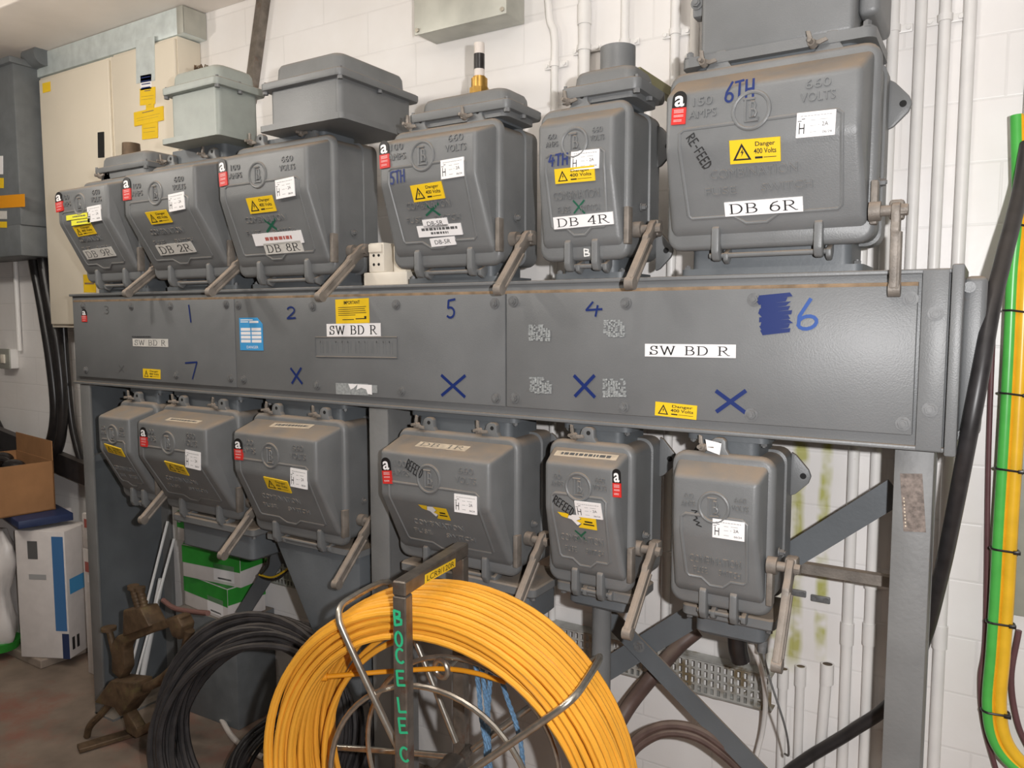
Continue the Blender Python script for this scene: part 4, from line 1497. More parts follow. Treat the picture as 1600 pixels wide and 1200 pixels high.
yf = YW - .128
ca, cb_, cc_ = atY(62, 200, yf).x, atY(176, 200, yf).x, atY(279, 120, YW - .115).x
t, d = cream_cabinet('cream wall cabinet with a black latch, beside the dark grey cabinet', ca, cb_ - .004, atY(108, 512, yf).z, atY(170, 87, yf).z, .012)
PCD = Plane((0, YW - .1285, 0), (1, 0, 0), (0, 0, 1))
f = Frame2(PCD, (154, 227), (163, 226), .115, .001); mb = MB(); f.slab(mb, t=.003); obj('latch', mb, 'dark_hole', d)
f = Frame2(PCD, (67, 138), (79, 135), .046); lab_base(d, f, 'small_yellow_label', 'label_yellow')
t, d = cream_cabinet('cream wall cabinet with yellow warning stickers beside the pale green box', cb_ + .004, cc_, 1.72, zb_ - .004, .004)
for i, (a, b, h) in enumerate((((219, 152), (243, 149), .072), ((229, 167), (241, 166), .026), ((223, 202), (247, 199), .090), ((211, 187), (256, 177), .060))):
    f = Frame2(PCD, a, b, h, .0012 + .0012 * i)
    o = lab_base(d, f, 'warning_sticker', 'label_yellow')
    k = MB(); f.quad(k, -.2, .2, .30, .36, .0009); f.quad(k, -.4, .4, .0, .015, .0009); f.quad(k, -.4, .35, -.18, -.165, .0009); obj('lettering', k, 'rust_stain', o, smooth=0)
f = Frame2(PCD, (220, 130), (237, 127), .062)
o = lab_base(d, f, 'typed_label', 'label_white'); k = MB()
for y in (.35, .1, -.1, -.35):
    f.quad(k, -.4, .4, y - .05, y + .02, .0009)
obj('lettering', k, 'ink_blue', o, smooth=0)
f = Frame2(PCD, (213, 97), (242, 91), .185); lab_base(d, f, 'shiny_sticker', 'galvanised')
f = Frame2(PCD, (131, 443), (150, 443), .085); o = lab_base(bpy.data.objects['cabinet'], f, 'warning_sticker', 'label_yellow')
k = MB(); f.quad(k, -.4, .4, -.05, .05, .0009); obj('lettering', k, 'rust_stain', o, smooth=0)
# dark grey cabinet at far left
t = thing('switch_cabinet', 'dark grey switch cabinet at the left edge with an orange tape strip', 'cabinet', (-4.6, .3, 2.0))
XD = ca - .022
zt = atY(40, 85, .22).z
mb = MB(); mb.box((-5.1, .22, 2.18), (XD, YW - .001, zt), .008, 2); mb.box((-5.12, .20, zt - .02), (XD + .015, YW - .001, zt + .012), .006); obj('cabinet_body', mb, 'dark_cabinet', t)
mb = MB(); mb.cyl((XD - .02, .32, zt + .03), (XD + .10, .32, zt + .03), .05, 18); obj('spout', mb, 'dark_cabinet', t)
mb = MB(); mb.box((-5.1, .22, 2.03), (XD - .01, .42, 2.185), .008, 2); obj('lower_box', mb, 'dark_cabinet', t)
PDK = Plane((0, .2195, 0), (1, 0, 0), (0, 0, 1))
f = Frame2(PDK, (-6, 316), (39, 313), .062); lab_base(t, f, 'orange_tape', 'orange_tape')
f = Frame2(PDK, (-6, 286), (6, 286), .050); lab_base(t, f, 'yellow_sticker', 'label_yellow')
f = Frame2(PDK, (-6, 258), (5, 258), .09); lab_base(t, f, 'white_sticker', 'label_white')
f = Frame2(PDK, (-6, 336), (11, 336), .04); lab_base(t, f, 'white_sticker', 'label_aged')
f = Frame2(PDK, (-6, 351), (11, 351), .03); lab_base(t, f, 'yellow_sticker', 'label_yellow')
# dark steel strut on the wall
a, b = atY(409, -6, YW - .03), atY(386, 120, YW - .03)
mb = MB(); mb.bar((a.x, YW - .02, a.z), (b.x, YW - .02, b.z - .1), .036, .04, up=(1, 0, 0))
tag(obj('steel_strut', mb, 'raw_steel'), 'dark leaning steel strut on the wall behind the large cable box', 'strut')
# galvanised adaptable box, top
t = thing('junction_box', 'galvanised square junction box high on the white wall', 'junction box', (-1.5, .4, 2.65))
a = atY(693, 65, YW); 
mb = MB(); mb.box((a.x - .03, YW - .115, a.z - .005), (a.x + .33, YW - .001, 2.98), .002); obj('box_body', mb, 'galvanised_box', t)
mb = MB(); mb.box((a.x - .034, YW - .119, a.z - .009), (a.x + .334, YW - .113, 2.985), .001); ld = obj('lid', mb, 'galvanised_box', t)
for dx in (-.02, .32):
    mb = MB(); mb.cyl((a.x + dx, YW - .124, a.z + .005), (a.x + dx, YW - .118, a.z + .005), .007, 12); obj('screw', mb, 'zinc_steel', ld)


# conduits
def saddle(parent, x, z, r, y):
    mb = MB()
    mb.cyl((x, y, z - .008), (x, y, z + .008), r + .0035, 20)
    mb.box((x - r - .030, y + r - .004, z - .010), (x + r + .030, y + r + .004, z + .010), .003)
    mb.cyl((x - r - .020, y + r - .006, z), (x - r - .020, y + r - .010, z), .006, 10)
    mb.cyl((x + r + .020, y + r - .006, z), (x + r + .020, y + r - .010, z), .006, 10)
    obj('saddle_clip', mb, 'conduit_white', parent)


def conduit(label, pts, r=.0125, saddles=(), couplers=(), open_top=False):
    y = YW - r - .006
    t = thing('conduit', label, 'conduit', (pts[-1][0], y, min(p[1] for p in pts)), 'white painted conduits on the wall')
    mb = MB()
    p3 = [(x, y, z) for x, z in pts]
    mb.tube(spline(p3, 6) if len(p3) > 2 else p3, r, 16)
    obj('pipe', mb, 'conduit_white', t)
    for z in saddles:
        xx = min(p3, key=lambda p: abs(p[2] - z))
        # interpolate x on the run
        x = xx[0]
        for (a, b) in zip(pts[:-1], pts[1:]):
            if min(a[1], b[1]) <= z <= max(a[1], b[1]):
                x = a[0] + (b[0] - a[0]) * (z - a[1]) / (b[1] - a[1])
        saddle(t, x, z, r, y)
    for z in couplers:
        mb = MB(); mb.cyl((pts[-1][0], y, z - .03), (pts[-1][0], y, z + .03), r + .003, 18); obj('coupler', mb, 'conduit_white', t)
    if open_top:
        mb = MB()
        x, z = pts[0]
        mb.cyl((x, y, z - .055), (x, y, z + .002), r + .003, 18, hollow=r - .001); obj('coupler', mb, 'conduit_white', t)
        mb = MB(); mb.cyl((x, y, z - .008), (x, y, z + .0005), r - .0005, 16); obj('rusty_mouth', mb, 'rust_iron', t)
    return t


yc = YW - .02


def xz(u, v):
    p = atY(u, v, yc); return (p.x, p.z)


ZS = 3.30
x, z = xz(866, 90); xa, za = xz(856, 0)
conduit('thin white conduit left of the DB 4R switch, kinked near the top', [(xa - .015, ZS), (xa, za), (x, z + .06), (x, z - .2), (x, .55)], .012, (z - .02,))
x, z = xz(914, 76)
conduit('thick white conduit just left of the DB 4R cable box spigot', [(x, ZS), (x, 1.9)], .0185, (z,), (z + .10,))
x, z = xz(976, 66)
conduit('white conduit dropping into the DB 4R cable box spigot', [(x, ZS), (x, 2.30)], .0125, (z,))
x, z = xz(1055, 50)
conduit('white conduit between the DB 4R and DB 6R switches', [(x, ZS), (x, .60)], .0135, (z, 1.0))
x, z = xz(1085, 40)
conduit('white conduit close against the left of the big cable box', [(x, ZS), (x, 2.2)], .0125)
x, z = xz(1396, 45)
conduit('white wall conduit nearest the DB 6R switch on its right', [(x, ZS), (x, .15)], .0135, (z, 1.005), (.87,))
x, z = xz(1438, 60)
conduit('second white wall conduit right of the DB 6R switch', [(x, ZS), (x, .15)], .0135)
x, z = xz(1477, 28)
conduit('third white wall conduit right of the DB 6R switch', [(x, ZS), (x, .15)], .0135, (z,))
x, z = xz(1514, 60)
conduit('rightmost of the white wall conduits, reaching the floor beside the right post', [(x, ZS), (x, .0)], .0145, (), (.90,))
x, z = xz(1331, 800)
conduit('white conduit behind the diagonal brace, left one of the pair', [(x, 2.2), (x, .0)], .0145, (), (.86,))
for (u, v, lab) in ((1224, 1046, 'short cut-off conduit with a rusty mouth, left of the three stubs'), (1251, 1042, 'short cut-off conduit with a rusty mouth, middle of the three stubs'), (1293, 1038, 'short cut-off conduit with a rusty mouth, right and widest of the three stubs')):
    x, z = xz(u, v)
    conduit(lab, [(x, z), (x, 0.0)] if u != 1293 else [(x, z), (x - .03, .0)], .0125 if u != 1293 else .0145, open_top=True)
for (u, v) in ((1280, 935), (1243, 925)):
    q = atY(u, v, YW)
    mb = MB(); mb.box((q.x - .022, YW - .008, q.z - .010), (q.x + .03, YW - .001, q.z + .010), .003); mb.cyl((q.x - .012, YW - .012, q.z), (q.x - .012, YW - .007, q.z), .007, 10)
    mb.cyl((q.x + .02, YW - .012, q.z), (q.x + .02, YW - .007, q.z), .007, 10)
    tag(obj('saddle_base', mb, 'bolt_steel'), 'empty rusty saddle base above the right conduit stub' if u == 1280 else 'empty saddle base beside the right end switch lever', 'pipe clip', 'empty saddle bases on the stained wall')
# far left socket and its conduit
q = atY(22, 560, YW)
t = thing('switch_socket', 'grey metal wall switch box at the far left, below the dark cabinet', 'switch', (q.x, YW - .03, q.z - .06))
mb = MB(); mb.box((q.x - .07, YW - .045, q.z - .055), (q.x + .055, YW - .001, q.z + .055), .004); bx = obj('back_box', mb, 'conduit_white', t)
mb = MB(); mb.box((q.x - .072, YW - .052, q.z - .057), (q.x + .057, YW - .044, q.z + .057), .003); fp = obj('face_plate', mb, 'galvanised_box', t)
mb = MB(); mb.box((q.x - .03, YW - .060, q.z - .025), (q.x + .012, YW - .051, q.z + .025), .003); obj('rocker', mb, 'white_plastic', fp)
a = xz(20, 352); b = xz(30, 545)
conduit('white conduit running down to the wall switch at the far left', [(a[0], 2.03), (b[0], b[1] - .01)], .0125)

# ------------------------------------------------------------------ cables
def cable(name, label, cat, pts, r, m, seg=10, group=None, n=8):
    mb = MB()
    mb.tube(spline(pts, n), r, seg)
    o = obj(name, mb, m)
    return tag(o, label, cat, group)


def Y(u, v, y):
    return atY(u, v, y)


cable('black_cable', 'thick black cable slanting down in front of the wall beside the earth cables', 'cable',
      [Y(1606, 225, .34), Y(1594, 300, .28), Y(1569, 400, .16), Y(1550, 480, .08), Y(1531, 590, .03), Y(1512, 690, .028), Y(1491, 800, .09), Y(1470, 900, .19), Y(1440, 1010, .30), Y(1395, 1095, .38), Y(1330, 1143, .40), Y(1240, 1200, .40), Y(1150, 1280, .40)], .0165, 'black_cable_dusty', 14)
gx = [(1590, 430), (1584, 560), (1577, 690), (1569, 820), (1563, 930), (1557, 1020), (1551, 1100), (1560, 1155), (1590, 1195), (1640, 1225)]
for i, (du, lab) in enumerate(((-7, 'green and yellow earth cable, left one of the strapped pair'), (12, 'green and yellow earth cable, right one of the strapped pair'))):
    mb = MB()
    pts = spline([Y(1598 + du, 330, .36), Y(1596 + du, 180, .36)][::-1] + [Y(u + du, v, .36) for u, v in gx], 8)
    mb.tube(pts, .0138, 20, mfun=(lambda a: 0 if .12 < a < .80 else 1) if i == 0 else (lambda a: 1 if (a < .62 or a > .97) else 0), up=(1, 0, 0))
    tag(obj('earth_cable', mb, ['earth_green', 'earth_yellow']), lab, 'cable', 'strapped earth cables')
for (v, w_) in ((352, 'topmost'), (485, 'second from the top'), (614, 'third from the top'), (732, 'middle one of seven'), (857, 'third from the bottom'), (971, 'second from the bottom'), (1110, 'lowest, above the bend')):
    # centre of the pair at this height
    us = [(1598, 330)] + gx
    for (a, b) in zip(us[:-1], us[1:]):
        if a[1] <= v <= b[1]:
            u = a[0] + (b[0] - a[0]) * (v - a[1]) / (b[1] - a[1])
            break
    c0, c1 = Y(u - 7, v, .36), Y(u + 12, v + 3, .36)
    mb = MB()
    pts = []
    for i in range(24):
        t_ = 2 * math.pi * i / 24
        cc = c0 if math.cos(t_) < 0 else c1
        pts.append(cc + Vector((math.cos(t_) * .0165, math.sin(t_) * .0165, 0)))
    mb.tube(pts, .0028, 6, True)
    mb.box(c1 + Vector((.005, -.022, -.004)), c1 + Vector((.02, -.012, .004)), .001)
    tag(obj('cable_tie', mb, 'black_rubber'), 'black cable tie round the green and yellow cables, ' + w_, 'cable tie', 'black ties round the earth cables')
mb = MB()
q0, q1 = Y(1571, 690, .41), Y(1548, 990, .41)
mb.box((q0.x, .415, .99), (q0.x + .012, .44, 3.30), .001); mb.box((q0.x, .43, .99), (q0.x + .14, .445, 3.30), .001)
tag(obj('cable_ladder', mb, 'galvanised_box'), 'grey steel wall channel behind the green and yellow cables', 'channel')
cable('purple_cable', 'thin purple-brown cable down the wall left of the earth cables', 'cable', [Y(1556, 420, .43), Y(1545, 700, .43), Y(1540, 985, .43), Y(1532, 1060, .42), Y(1537, 1130, .42), Y(1560, 1215, .42)], .006, 'purple_cable')
cable('purple_cable', 'purple-brown cable curving off to the right bottom corner', 'cable', [Y(1592, 985, .43), Y(1580, 1060, .43), Y(1590, 1130, .43), Y(1612, 1180, .43)], .007, 'purple_cable')

# black cables at the left
for i, (lab, pts, r) in enumerate((
    ('black cable dropping from the dark cabinet, outer of the left loops', [Y(50, 352, .415), Y(52, 400, .415), Y(66, 480, .415), Y(80, 570, .415), Y(86, 650, .415), Y(72, 705, .415), Y(40, 712, .415), Y(10, 690, .415), Y(-12, 650, .415)], .026),
    ('black cable dropping from the dark cabinet, inner of the left loops', [Y(60, 360, .365), Y(72, 440, .365), Y(90, 540, .365), Y(98, 640, .365), Y(88, 706, .365), Y(50, 726, .365), Y(10, 712, .365), Y(-12, 690, .365)], .026),
    ('thin black cable running straight down beside the cream wall panel', [Y(84, 372, .405), Y(96, 470, .405), Y(104, 580, .405), Y(112, 660, .405), Y(126, 720, .405)], .018))):
    cable('black_cable', lab, 'cable', pts, r, 'black_rubber', 12, 'black cables at the far left')
a, b = Y(-10, 672, .38), Y(140, 745, .38)
mb = MB(); mb.bar((a.x, .38, a.z - .03), (b.x, .38, b.z + .01), .11, .04)
tag(obj('cable_tray', mb, 'black_cable_dusty'), 'dark sloping cable tray low on the wall, left of the left post', 'cable tray')

# perforated cable tray low on the wall
def perforated(mb, x0, x1, z0, z1, y0, y1, nx, nz):
    def solid(i, j):
        if i < 0 or j < 0 or i >= nx or j >= nz:
            return False
        return not (j % 4 in (1, 2, 3) and i % 2 == 1)
    X = lambda i: x0 + (x1 - x0) * i / nx
    Z = lambda j: z0 + (z1 - z0) * j / nz
    for i in range(nx):
        for j in range(nz):
            if not solid(i, j):
                continue
            a, b, c_, d_ = X(i), X(i + 1), Z(j), Z(j + 1)
            mb.add([(a, y0, c_), (b, y0, c_), (b, y0, d_), (a, y0, d_)], [(0, 1, 2, 3)])
            mb.add([(a, y1, c_), (b, y1, c_), (b, y1, d_), (a, y1, d_)], [(3, 2, 1, 0)])
            if not solid(i - 1, j): mb.add([(a, y0, c_), (a, y1, c_), (a, y1, d_), (a, y0, d_)], [(0, 1, 2, 3)])
            if not solid(i + 1, j): mb.add([(b, y0, c_), (b, y1, c_), (b, y1, d_), (b, y0, d_)], [(3, 2, 1, 0)])
            if not solid(i, j - 1): mb.add([(a, y0, c_), (b, y0, c_), (b, y1, c_), (a, y1, c_)], [(3, 2, 1, 0)])
            if not solid(i, j + 1): mb.add([(a, y0, d_), (b, y0, d_), (b, y1, d_), (a, y1, d_)], [(0, 1, 2, 3)])


ta = Y(815, 966, .39)
tb = Y(815, 1012, .39)
mb = MB()
tr_ = Y(1205, 1090, .39).x
perforated(mb, -2.75, tr_, tb.z, ta.z, .392, .394, 231, 17)
mb.box((-2.75, .392, ta.z - .001), (tr_, .44, ta.z + .002)); mb.box((-2.75, .392, tb.z - .002), (tr_, .44, tb.z + .001))
tag(obj('cable_tray', mb, 'tray_metal', smooth=0), 'perforated steel cable tray low on the wall behind the crossed braces', 'cable tray')
cable('brown_cable', 'thick brown cable rising from the rod reel behind the crossed braces', 'cable', [Y(955, 1150, .18), Y(985, 1100, .24), Y(1025, 1050, .28), Y(1060, 1010, .36), Y(1090, 985, .40)], .022, 'brown_cable', 12)
for i in range(2):
    cable('brown_cable', 'brown cable arching at the foot of the diagonal brace, ' + ('upper of the pair', 'lower of the pair')[i], 'cable', [Y(975, 1180 + i * 14, .12), Y(1000, 1150 + i * 14, .14), Y(1040, 1133 + i * 12, .16), Y(1090, 1140 + i * 12, .18), Y(1140, 1175 + i * 12, .2), Y(1180, 1220 + i * 10, .22)], .013, 'brown_cable', 10, 'arched brown cables')
cable('white_flex', 'white flex hanging in a long loop under the right end switch', 'cable', [Y(1170, 1000, .12), Y(1188, 1040, .2), Y(1196, 1090, .3), Y(1192, 1140, .35), Y(1178, 1200, .36), Y(1170, 1260, .36)], .007, 'conduit_white')
cable('white_flex', 'thin grey flex sagging on the wall below the perforated tray', 'cable', [Y(1085, 1075, .42), Y(1120, 1090, .42), Y(1155, 1088, .42), Y(1185, 1070, .42), Y(1196, 1040, .42)], .006, 'tray_metal')
cable('yellow_wire', 'thin yellow wire along the left brace by the green cartons', 'wire', [Y(405, 898, .17), Y(425, 902, .17), Y(445, 892, .17), Y(460, 878, .17), Y(464, 868, .19)], .004, 'yellow_wire')
cable('black_wire', 'thin dark wire looping down under the second gland box', 'wire', [Y(420, 868, .1), Y(418, 885, .14), Y(408, 900, .18), Y(432, 905, .18), Y(455, 885, .19)], .005, 'black_rubber')

# ------------------------------------------------------------------ rod reel in the foreground
AX = Vector((-.171, .985, 0)).normalized()
LT = Vector((AX.y, -AX.x, 0))
ZV = Vector((0, 0, 1))
top = CAM + ray(629, 928) * 1.75
Lr = .298
cen = Vector((top.x, top.y, 0)) + AX * (Lr / 2)
RC = .580
hubz = RC
reel_c = Vector((cen.x, cen.y, hubz)) + LT * .025


def rp_(a, l, z):
    return Vector((cen.x, cen.y, 0)) + AX * a + LT * l + ZV * z


stand = thing('rod_reel_stand', 'square steel tube reel stand with green letters and chrome hoops', 'reel stand', (cen.x, cen.y, 0))
tw = .034
zt = top.z
for sgn in (-1, 1):
    mb = MB()
    mb.bar(rp_(sgn * Lr / 2, 0, 0), rp_(sgn * Lr / 2, 0, zt - .001), tw, tw, up=LT, bev=.003)
    mb.bar(rp_(sgn * Lr / 2, -.28, .017), rp_(sgn * Lr / 2, .28, .017), tw, tw, up=ZV, bev=.003)
    po = obj('upright', mb, 'raw_steel', stand)
    if sgn < 0:
        PF = Plane(rp_(-Lr / 2 - tw / 2, 0, zt), LT, ZV)
        for ch, v in zip('BOCELEC', (965, 998, 1024, 1059, 1101, 1133, 1178)):
            u = 622 + (v - 965) * .045
            hand(po, PF, ch, (u - 6.5, v), (u + 6.5, v + 1), .034, 'paint_pen_green', .006, 'painted_letter', .001)
mb = MB()
mb.bar(rp_(-Lr / 2 - tw / 2, 0, zt + tw / 2), rp_(Lr / 2 + tw / 2, 0, zt + tw / 2), tw, tw, up=ZV, bev=.003)
tbar = obj('top_bar', mb, 'raw_steel', stand)
PTB = Plane(rp_(0, tw / 2, zt + tw / 2), AX, ZV)
f = Frame2(PTB, (664, 905), (711, 879), .021, .0008)
o = lab_base(tbar, f, 'yellow_label', 'label_yellow')
k = MB(); f.sans(k, 'LCR9/120R', -.45, .45, -.32, .32); obj('lettering', k, 'ink_black', o, smooth=0)
# hub and axle
mb = MB()
mb.cyl(reel_c - AX * (Lr / 2), reel_c + AX * (Lr / 2), .012, 14); mb.cyl(reel_c - AX * .06, reel_c + AX * .06, .035, 24)
obj('hub', mb, 'raw_steel', stand)
# round wire hoops: spoke up the front, over the coil, down the back
Ro = .480
for ang in (117, 42, 190, -30, 262):
    t_ = math.radians(ang)
    d = LT * math.cos(t_) + ZV * math.sin(t_)
    pts = [reel_c + d * .04 - AX * .105, reel_c + d * .25 - AX * .118, reel_c + d * (Ro - .05) - AX * .126, reel_c + d * (Ro - .005) - AX * .122, reel_c + d * (Ro + .018) - AX * .098,
           reel_c + d * (Ro + .022) - AX * .05, reel_c + d * (Ro + .020) + AX * .05, reel_c + d * (Ro + .012) + AX * .10, reel_c + d * (Ro - .02) + AX * .122, reel_c + d * .25 + AX * .118, reel_c + d * .04 + AX * .105]
    mb = MB(); mb.tube(spline(pts, 6), .0085, 12); obj('hoop', mb, 'zinc_steel', stand)
# inner basket rings
for a_ in (-.085, .085):
    mb = MB(); mb.ring(reel_c + AX * a_, AX, .275, .007, 56, 8); obj('basket_ring', mb, 'zinc_steel', stand)
# the coil of orange rod: many turns, one rod
mb = MB()
turn = 0
pts = []
rows = []
for lay in range(5):
    R = Ro - .012 - lay * .0165
    nw = 9
    for k in range(nw):
        kk = k if lay % 2 == 0 else nw - 1 - k
        rows.append((R + random.uniform(-.003, .003), -.092 + .184 * kk / (nw - 1) + random.uniform(-.003, .003)))
NS = 72
for (R, a_) in rows:
    ph = random.uniform(0, 6.28); am = random.uniform(.001, .004); ph2 = random.uniform(0, 6.28)
    ring_ = []
    for i in range(NS):
        t_ = 2 * math.pi * i / NS
        rr = R + am * math.sin(t_ + ph) + .0015 * math.sin(3 * t_ + ph2)
        ring_.append(reel_c + (LT * math.cos(t_) + ZV * math.sin(t_)) * rr + AX * (a_ + .004 * math.sin(t_ * 2 + ph2)))
    mb.tube(ring_, .0078, 8, True)
# loose inner turns that sag away from the bundle
for (R, dz, a_, dl) in ((.385, -.012, .05, .012), (.378, -.016, .0, .022)):
    ring_ = [reel_c + LT * dl + ZV * dz + (LT * math.cos(t_) + ZV * math.sin(t_)) * R + AX * (a_ + .02 * math.sin(t_)) for t_ in [2 * math.pi * i / NS for i in range(NS)]]
    mb.tube(ring_, .0078, 8, True)
coil = obj('rod_coil', mb, 'orange_rod', loc=(reel_c.x, reel_c.y, reel_c.z - Ro))
tag(coil, 'big coil of orange glass-fibre duct rod wound on the reel stand', 'rod coil')
# the free end of the rod crosses the reel through an eye
e0 = rp_(Lr / 2 - .06, 0, 0)
PYE = (cen + AX * .05).y


def onplane(u, v, a_):
    """point of the vertical plane across the reel axis at distance a_"""
    o_ = Vector((cen.x, cen.y, 0)) + AX * a_
    r = ray(u, v)
    return CAM + r * ((o_ - CAM).dot(AX) / r.dot(AX))


mb = MB()
pts = [onplane(512, 1057, -.03), onplane(560, 1053, .0), onplane(610, 1049, .03), onplane(690, 1045, .06), onplane(740, 1051, .06), onplane(790, 1066, .06)]
mb.tube(spline(pts, 6), .0062, 10)
mb.cyl(pts[0], pts[0] + (pts[0] - pts[1]).normalized() * .022, .011, 12)
o = obj('rod_end', mb, 'orange_tape'); tag(o, 'loose end of orange rod running level through the steel eye', 'rod')
ce = onplane(690, 1045, .06)
mb = MB(); mb.ring(ce, (AX * .85 + LT * .25), .022, .0075, 28, 10)
mb.cyl(ce + AX * .02 + LT * .012, ce + AX * .085 + LT * .012 + ZV * .002, .007, 10)
mb.bar(ce + AX * .075 + LT * .012, rp_(Lr / 2, 0, ce.z), .012, .012)
obj('eye_bolt', mb, 'zinc_steel', stand)
# blue rope hanging from the reel
for i, (us, lab) in enumerate((((742, 748, 752, 760, 770), 'blue twisted rope hanging inside the reel, left strand'), ((752, 757, 762, 764, 768), 'blue twisted rope hanging inside the reel, middle strand'), ((768, 765, 762, 760, 757), 'blue twisted rope hanging inside the reel, right strand'), ((782, 792, 806, 815, 818), 'blue twisted rope hanging apart from the others inside the reel, under the orange coil'))):
    vs_ = (1030, 1075, 1120, 1165, 1225) if i < 3 else (1055, 1090, 1130, 1170, 1215)
    base = [onplane(u, v, .10) for u, v in zip(us, vs_)]
    sp = spline(base, 14)
    mb = MB()
    for k in range(3):
        pp = []
        for j, p in enumerate(sp):
            t_ = j * .55 + k * 2.094
            pp.append(p + LT * math.cos(t_) * .0032 + AX * math.sin(t_) * .0032)
        mb.tube(pp, .0036, 6)
    tag(obj('blue_rope', mb, 'blue_rope'), lab, 'rope', 'blue ropes inside the reel')

# ------------------------------------------------------------------ black cable coils left of the reel
def cable_coil(name, label, c0, nrm, R, dR, width, n, r, m, tilt=0, sq=1.0):
    nrm = Vector(nrm).normalized()
    u = Vector((nrm.y, -nrm.x, 0)).normalized()
    w = u.cross(nrm)
    if w.z < 0:
        w = -w
    mb = MB()
    for k in range(n):
        R_ = R + random.uniform(-dR, dR); a_ = random.uniform(-width, width)
        ph = random.uniform(0, 6.28); am = random.uniform(.0, .02)
        off = u * random.uniform(-.02, .02) + w * random.uniform(-.015, .015)
        mb.tube([Vector(c0) + off + (u * math.cos(t) + w * math.sin(t) * sq) * (R_ + am * math.sin(2 * t + ph)) + nrm * (a_ + .02 * math.sin(t + ph)) for t in [2 * math.pi * i / 56 for i in range(56)]], r, 8, True)
    return tag(obj(name, mb, m), label, 'cable coil')


q = Y(395, 1085, -.12)
cable_coil('cable_coil', 'large leaning coil of black cable on the floor beside the orange reel', (q.x + .05, -.15, .36), (.42, -.85, .30), .315, .045, .05, 26, .0115, 'black_cable_dusty')
q = Y(372, 1165, -.1)
cable_coil('cable_coil', 'smaller coil of glossy black cable lying inside the larger one', (q.x + .16, .02, .15), (.3, -.45, .85), .22, .03, .03, 14, .008, 'black_rubber', sq=.9)
cable('white_flex', 'short cream flex curving over the floor inside the black coil', 'cable', [atZ(345, 1122, .012), atZ(362, 1150, .012), atZ(385, 1170, .012), atZ(412, 1184, .012)], .011, 'white_flex')
q = Y(525, 1140, .27)
cable_coil('cable_coil', 'coil of dark grey cable seen through the middle of the orange reel', (q.x, .27, max(.24, q.z)), (.25, -.9, .2), .20, .03, .03, 12, .010, 'black_cable_dusty')

# ------------------------------------------------------------------ rusty pipe vice at the left
vc = Vector((-2.78, -.02, 0))
vice = thing('pipe_vice', 'rusty iron pipe vice standing on the floor in front of the left post', 'vice', vc)


def VP(u, v, y=-.08):
    return atY(u, v, y)


mb = MB()
mb.bar(atZ(122, 1170, .012), atZ(262, 1128, .012), .055, .018, up=(.3, 1, 0), bev=.003)
obj('foot', mb, 'rust_iron', vice)
mb = MB()


def vplate(px, y0=-.105, y1=-.06, bev=.006):
    mb.prism([(p.x, p.z) for p in [VP(*q) for q in px]], 'y', y0, y1, bev)


vplate([(165, 1090), (190, 1056), (228, 1060), (226, 1085), (206, 1112), (196, 1098)], -.13, -.05)
vplate([(196, 1098), (206, 1108), (222, 1135), (262, 1112), (266, 1122), (222, 1150), (206, 1140)])
obj('base_casting', mb, 'rust_iron', vice)
mb = MB()
vplate([(183, 1046), (183, 1002), (192, 990), (240, 974), (284, 958), (292, 962), (290, 972), (246, 986), (206, 1002), (202, 1012), (204, 1042), (196, 1058)])
vplate([(268, 966), (288, 960), (296, 975), (292, 996), (280, 990), (276, 978)], -.112, -.055)
vplate([(207, 948), (234, 946), (248, 974), (206, 990)], -.12, -.045)
obj('yoke', mb, 'rust_iron', vice)
a, b = VP(222, 950), VP(213, 917)
mb = MB()
for (dx, r_) in ((-.012, .015), (.030, .014)):
    mb.cyl((a.x + dx, -.085, a.z), (b.x + dx, -.085, b.z), r_, 14)
    for k_ in range(6):
        f_ = k_ / 6
        mb.cyl((a.x + (b.x - a.x) * f_ + dx, -.085, a.z + (b.z - a.z) * f_), (a.x + (b.x - a.x) * f_ + dx, -.085, a.z + (b.z - a.z) * f_ + .005), r_ + .002, 14)
    mb.cyl((b.x + dx, -.085, b.z - .008), (b.x + dx, -.085, b.z + .006), r_ + .007, 14)
obj('screw', mb, 'rust_iron', vice)
mb = MB()
a, b = VP(172, 982), VP(186, 1040)
mb.cyl((a.x, -.085, a.z), (b.x, -.085, b.z), .013, 14); mb.cyl((a.x, -.085, a.z - .005), (a.x, -.085, a.z + .007), .029, 18)
obj('clamp_pin', mb, 'rust_iron', vice)
mb = MB(); mb.tube(spline([VP(218, 1078), VP(250, 1063), VP(275, 1040), VP(290, 1014), VP(296, 985)], 6), [.019] * 25, 12); obj('arm', mb, 'rust_iron', vice)
mb = MB(); mb.tube(spline([VP(178, 1092, -.10), VP(158, 1116, -.12), VP(141, 1134, -.13), VP(136, 1150, -.13)], 6), .014, 10); obj('leg', mb, 'rust_iron', vice)
mb = MB(); mb.tube(spline([VP(240, 1128, -.05), VP(270, 1125, -.02), VP(292, 1120, .02)], 6), .016, 10); obj('leg', mb, 'rust_iron', vice)
cable('red_hose', 'short red-brown hose over the top of the pipe vice', 'hose', [Y(255, 938, .02), Y(272, 950, .0), Y(295, 955, -.02), Y(325, 958, -.05)], .010, 'pink_cable')
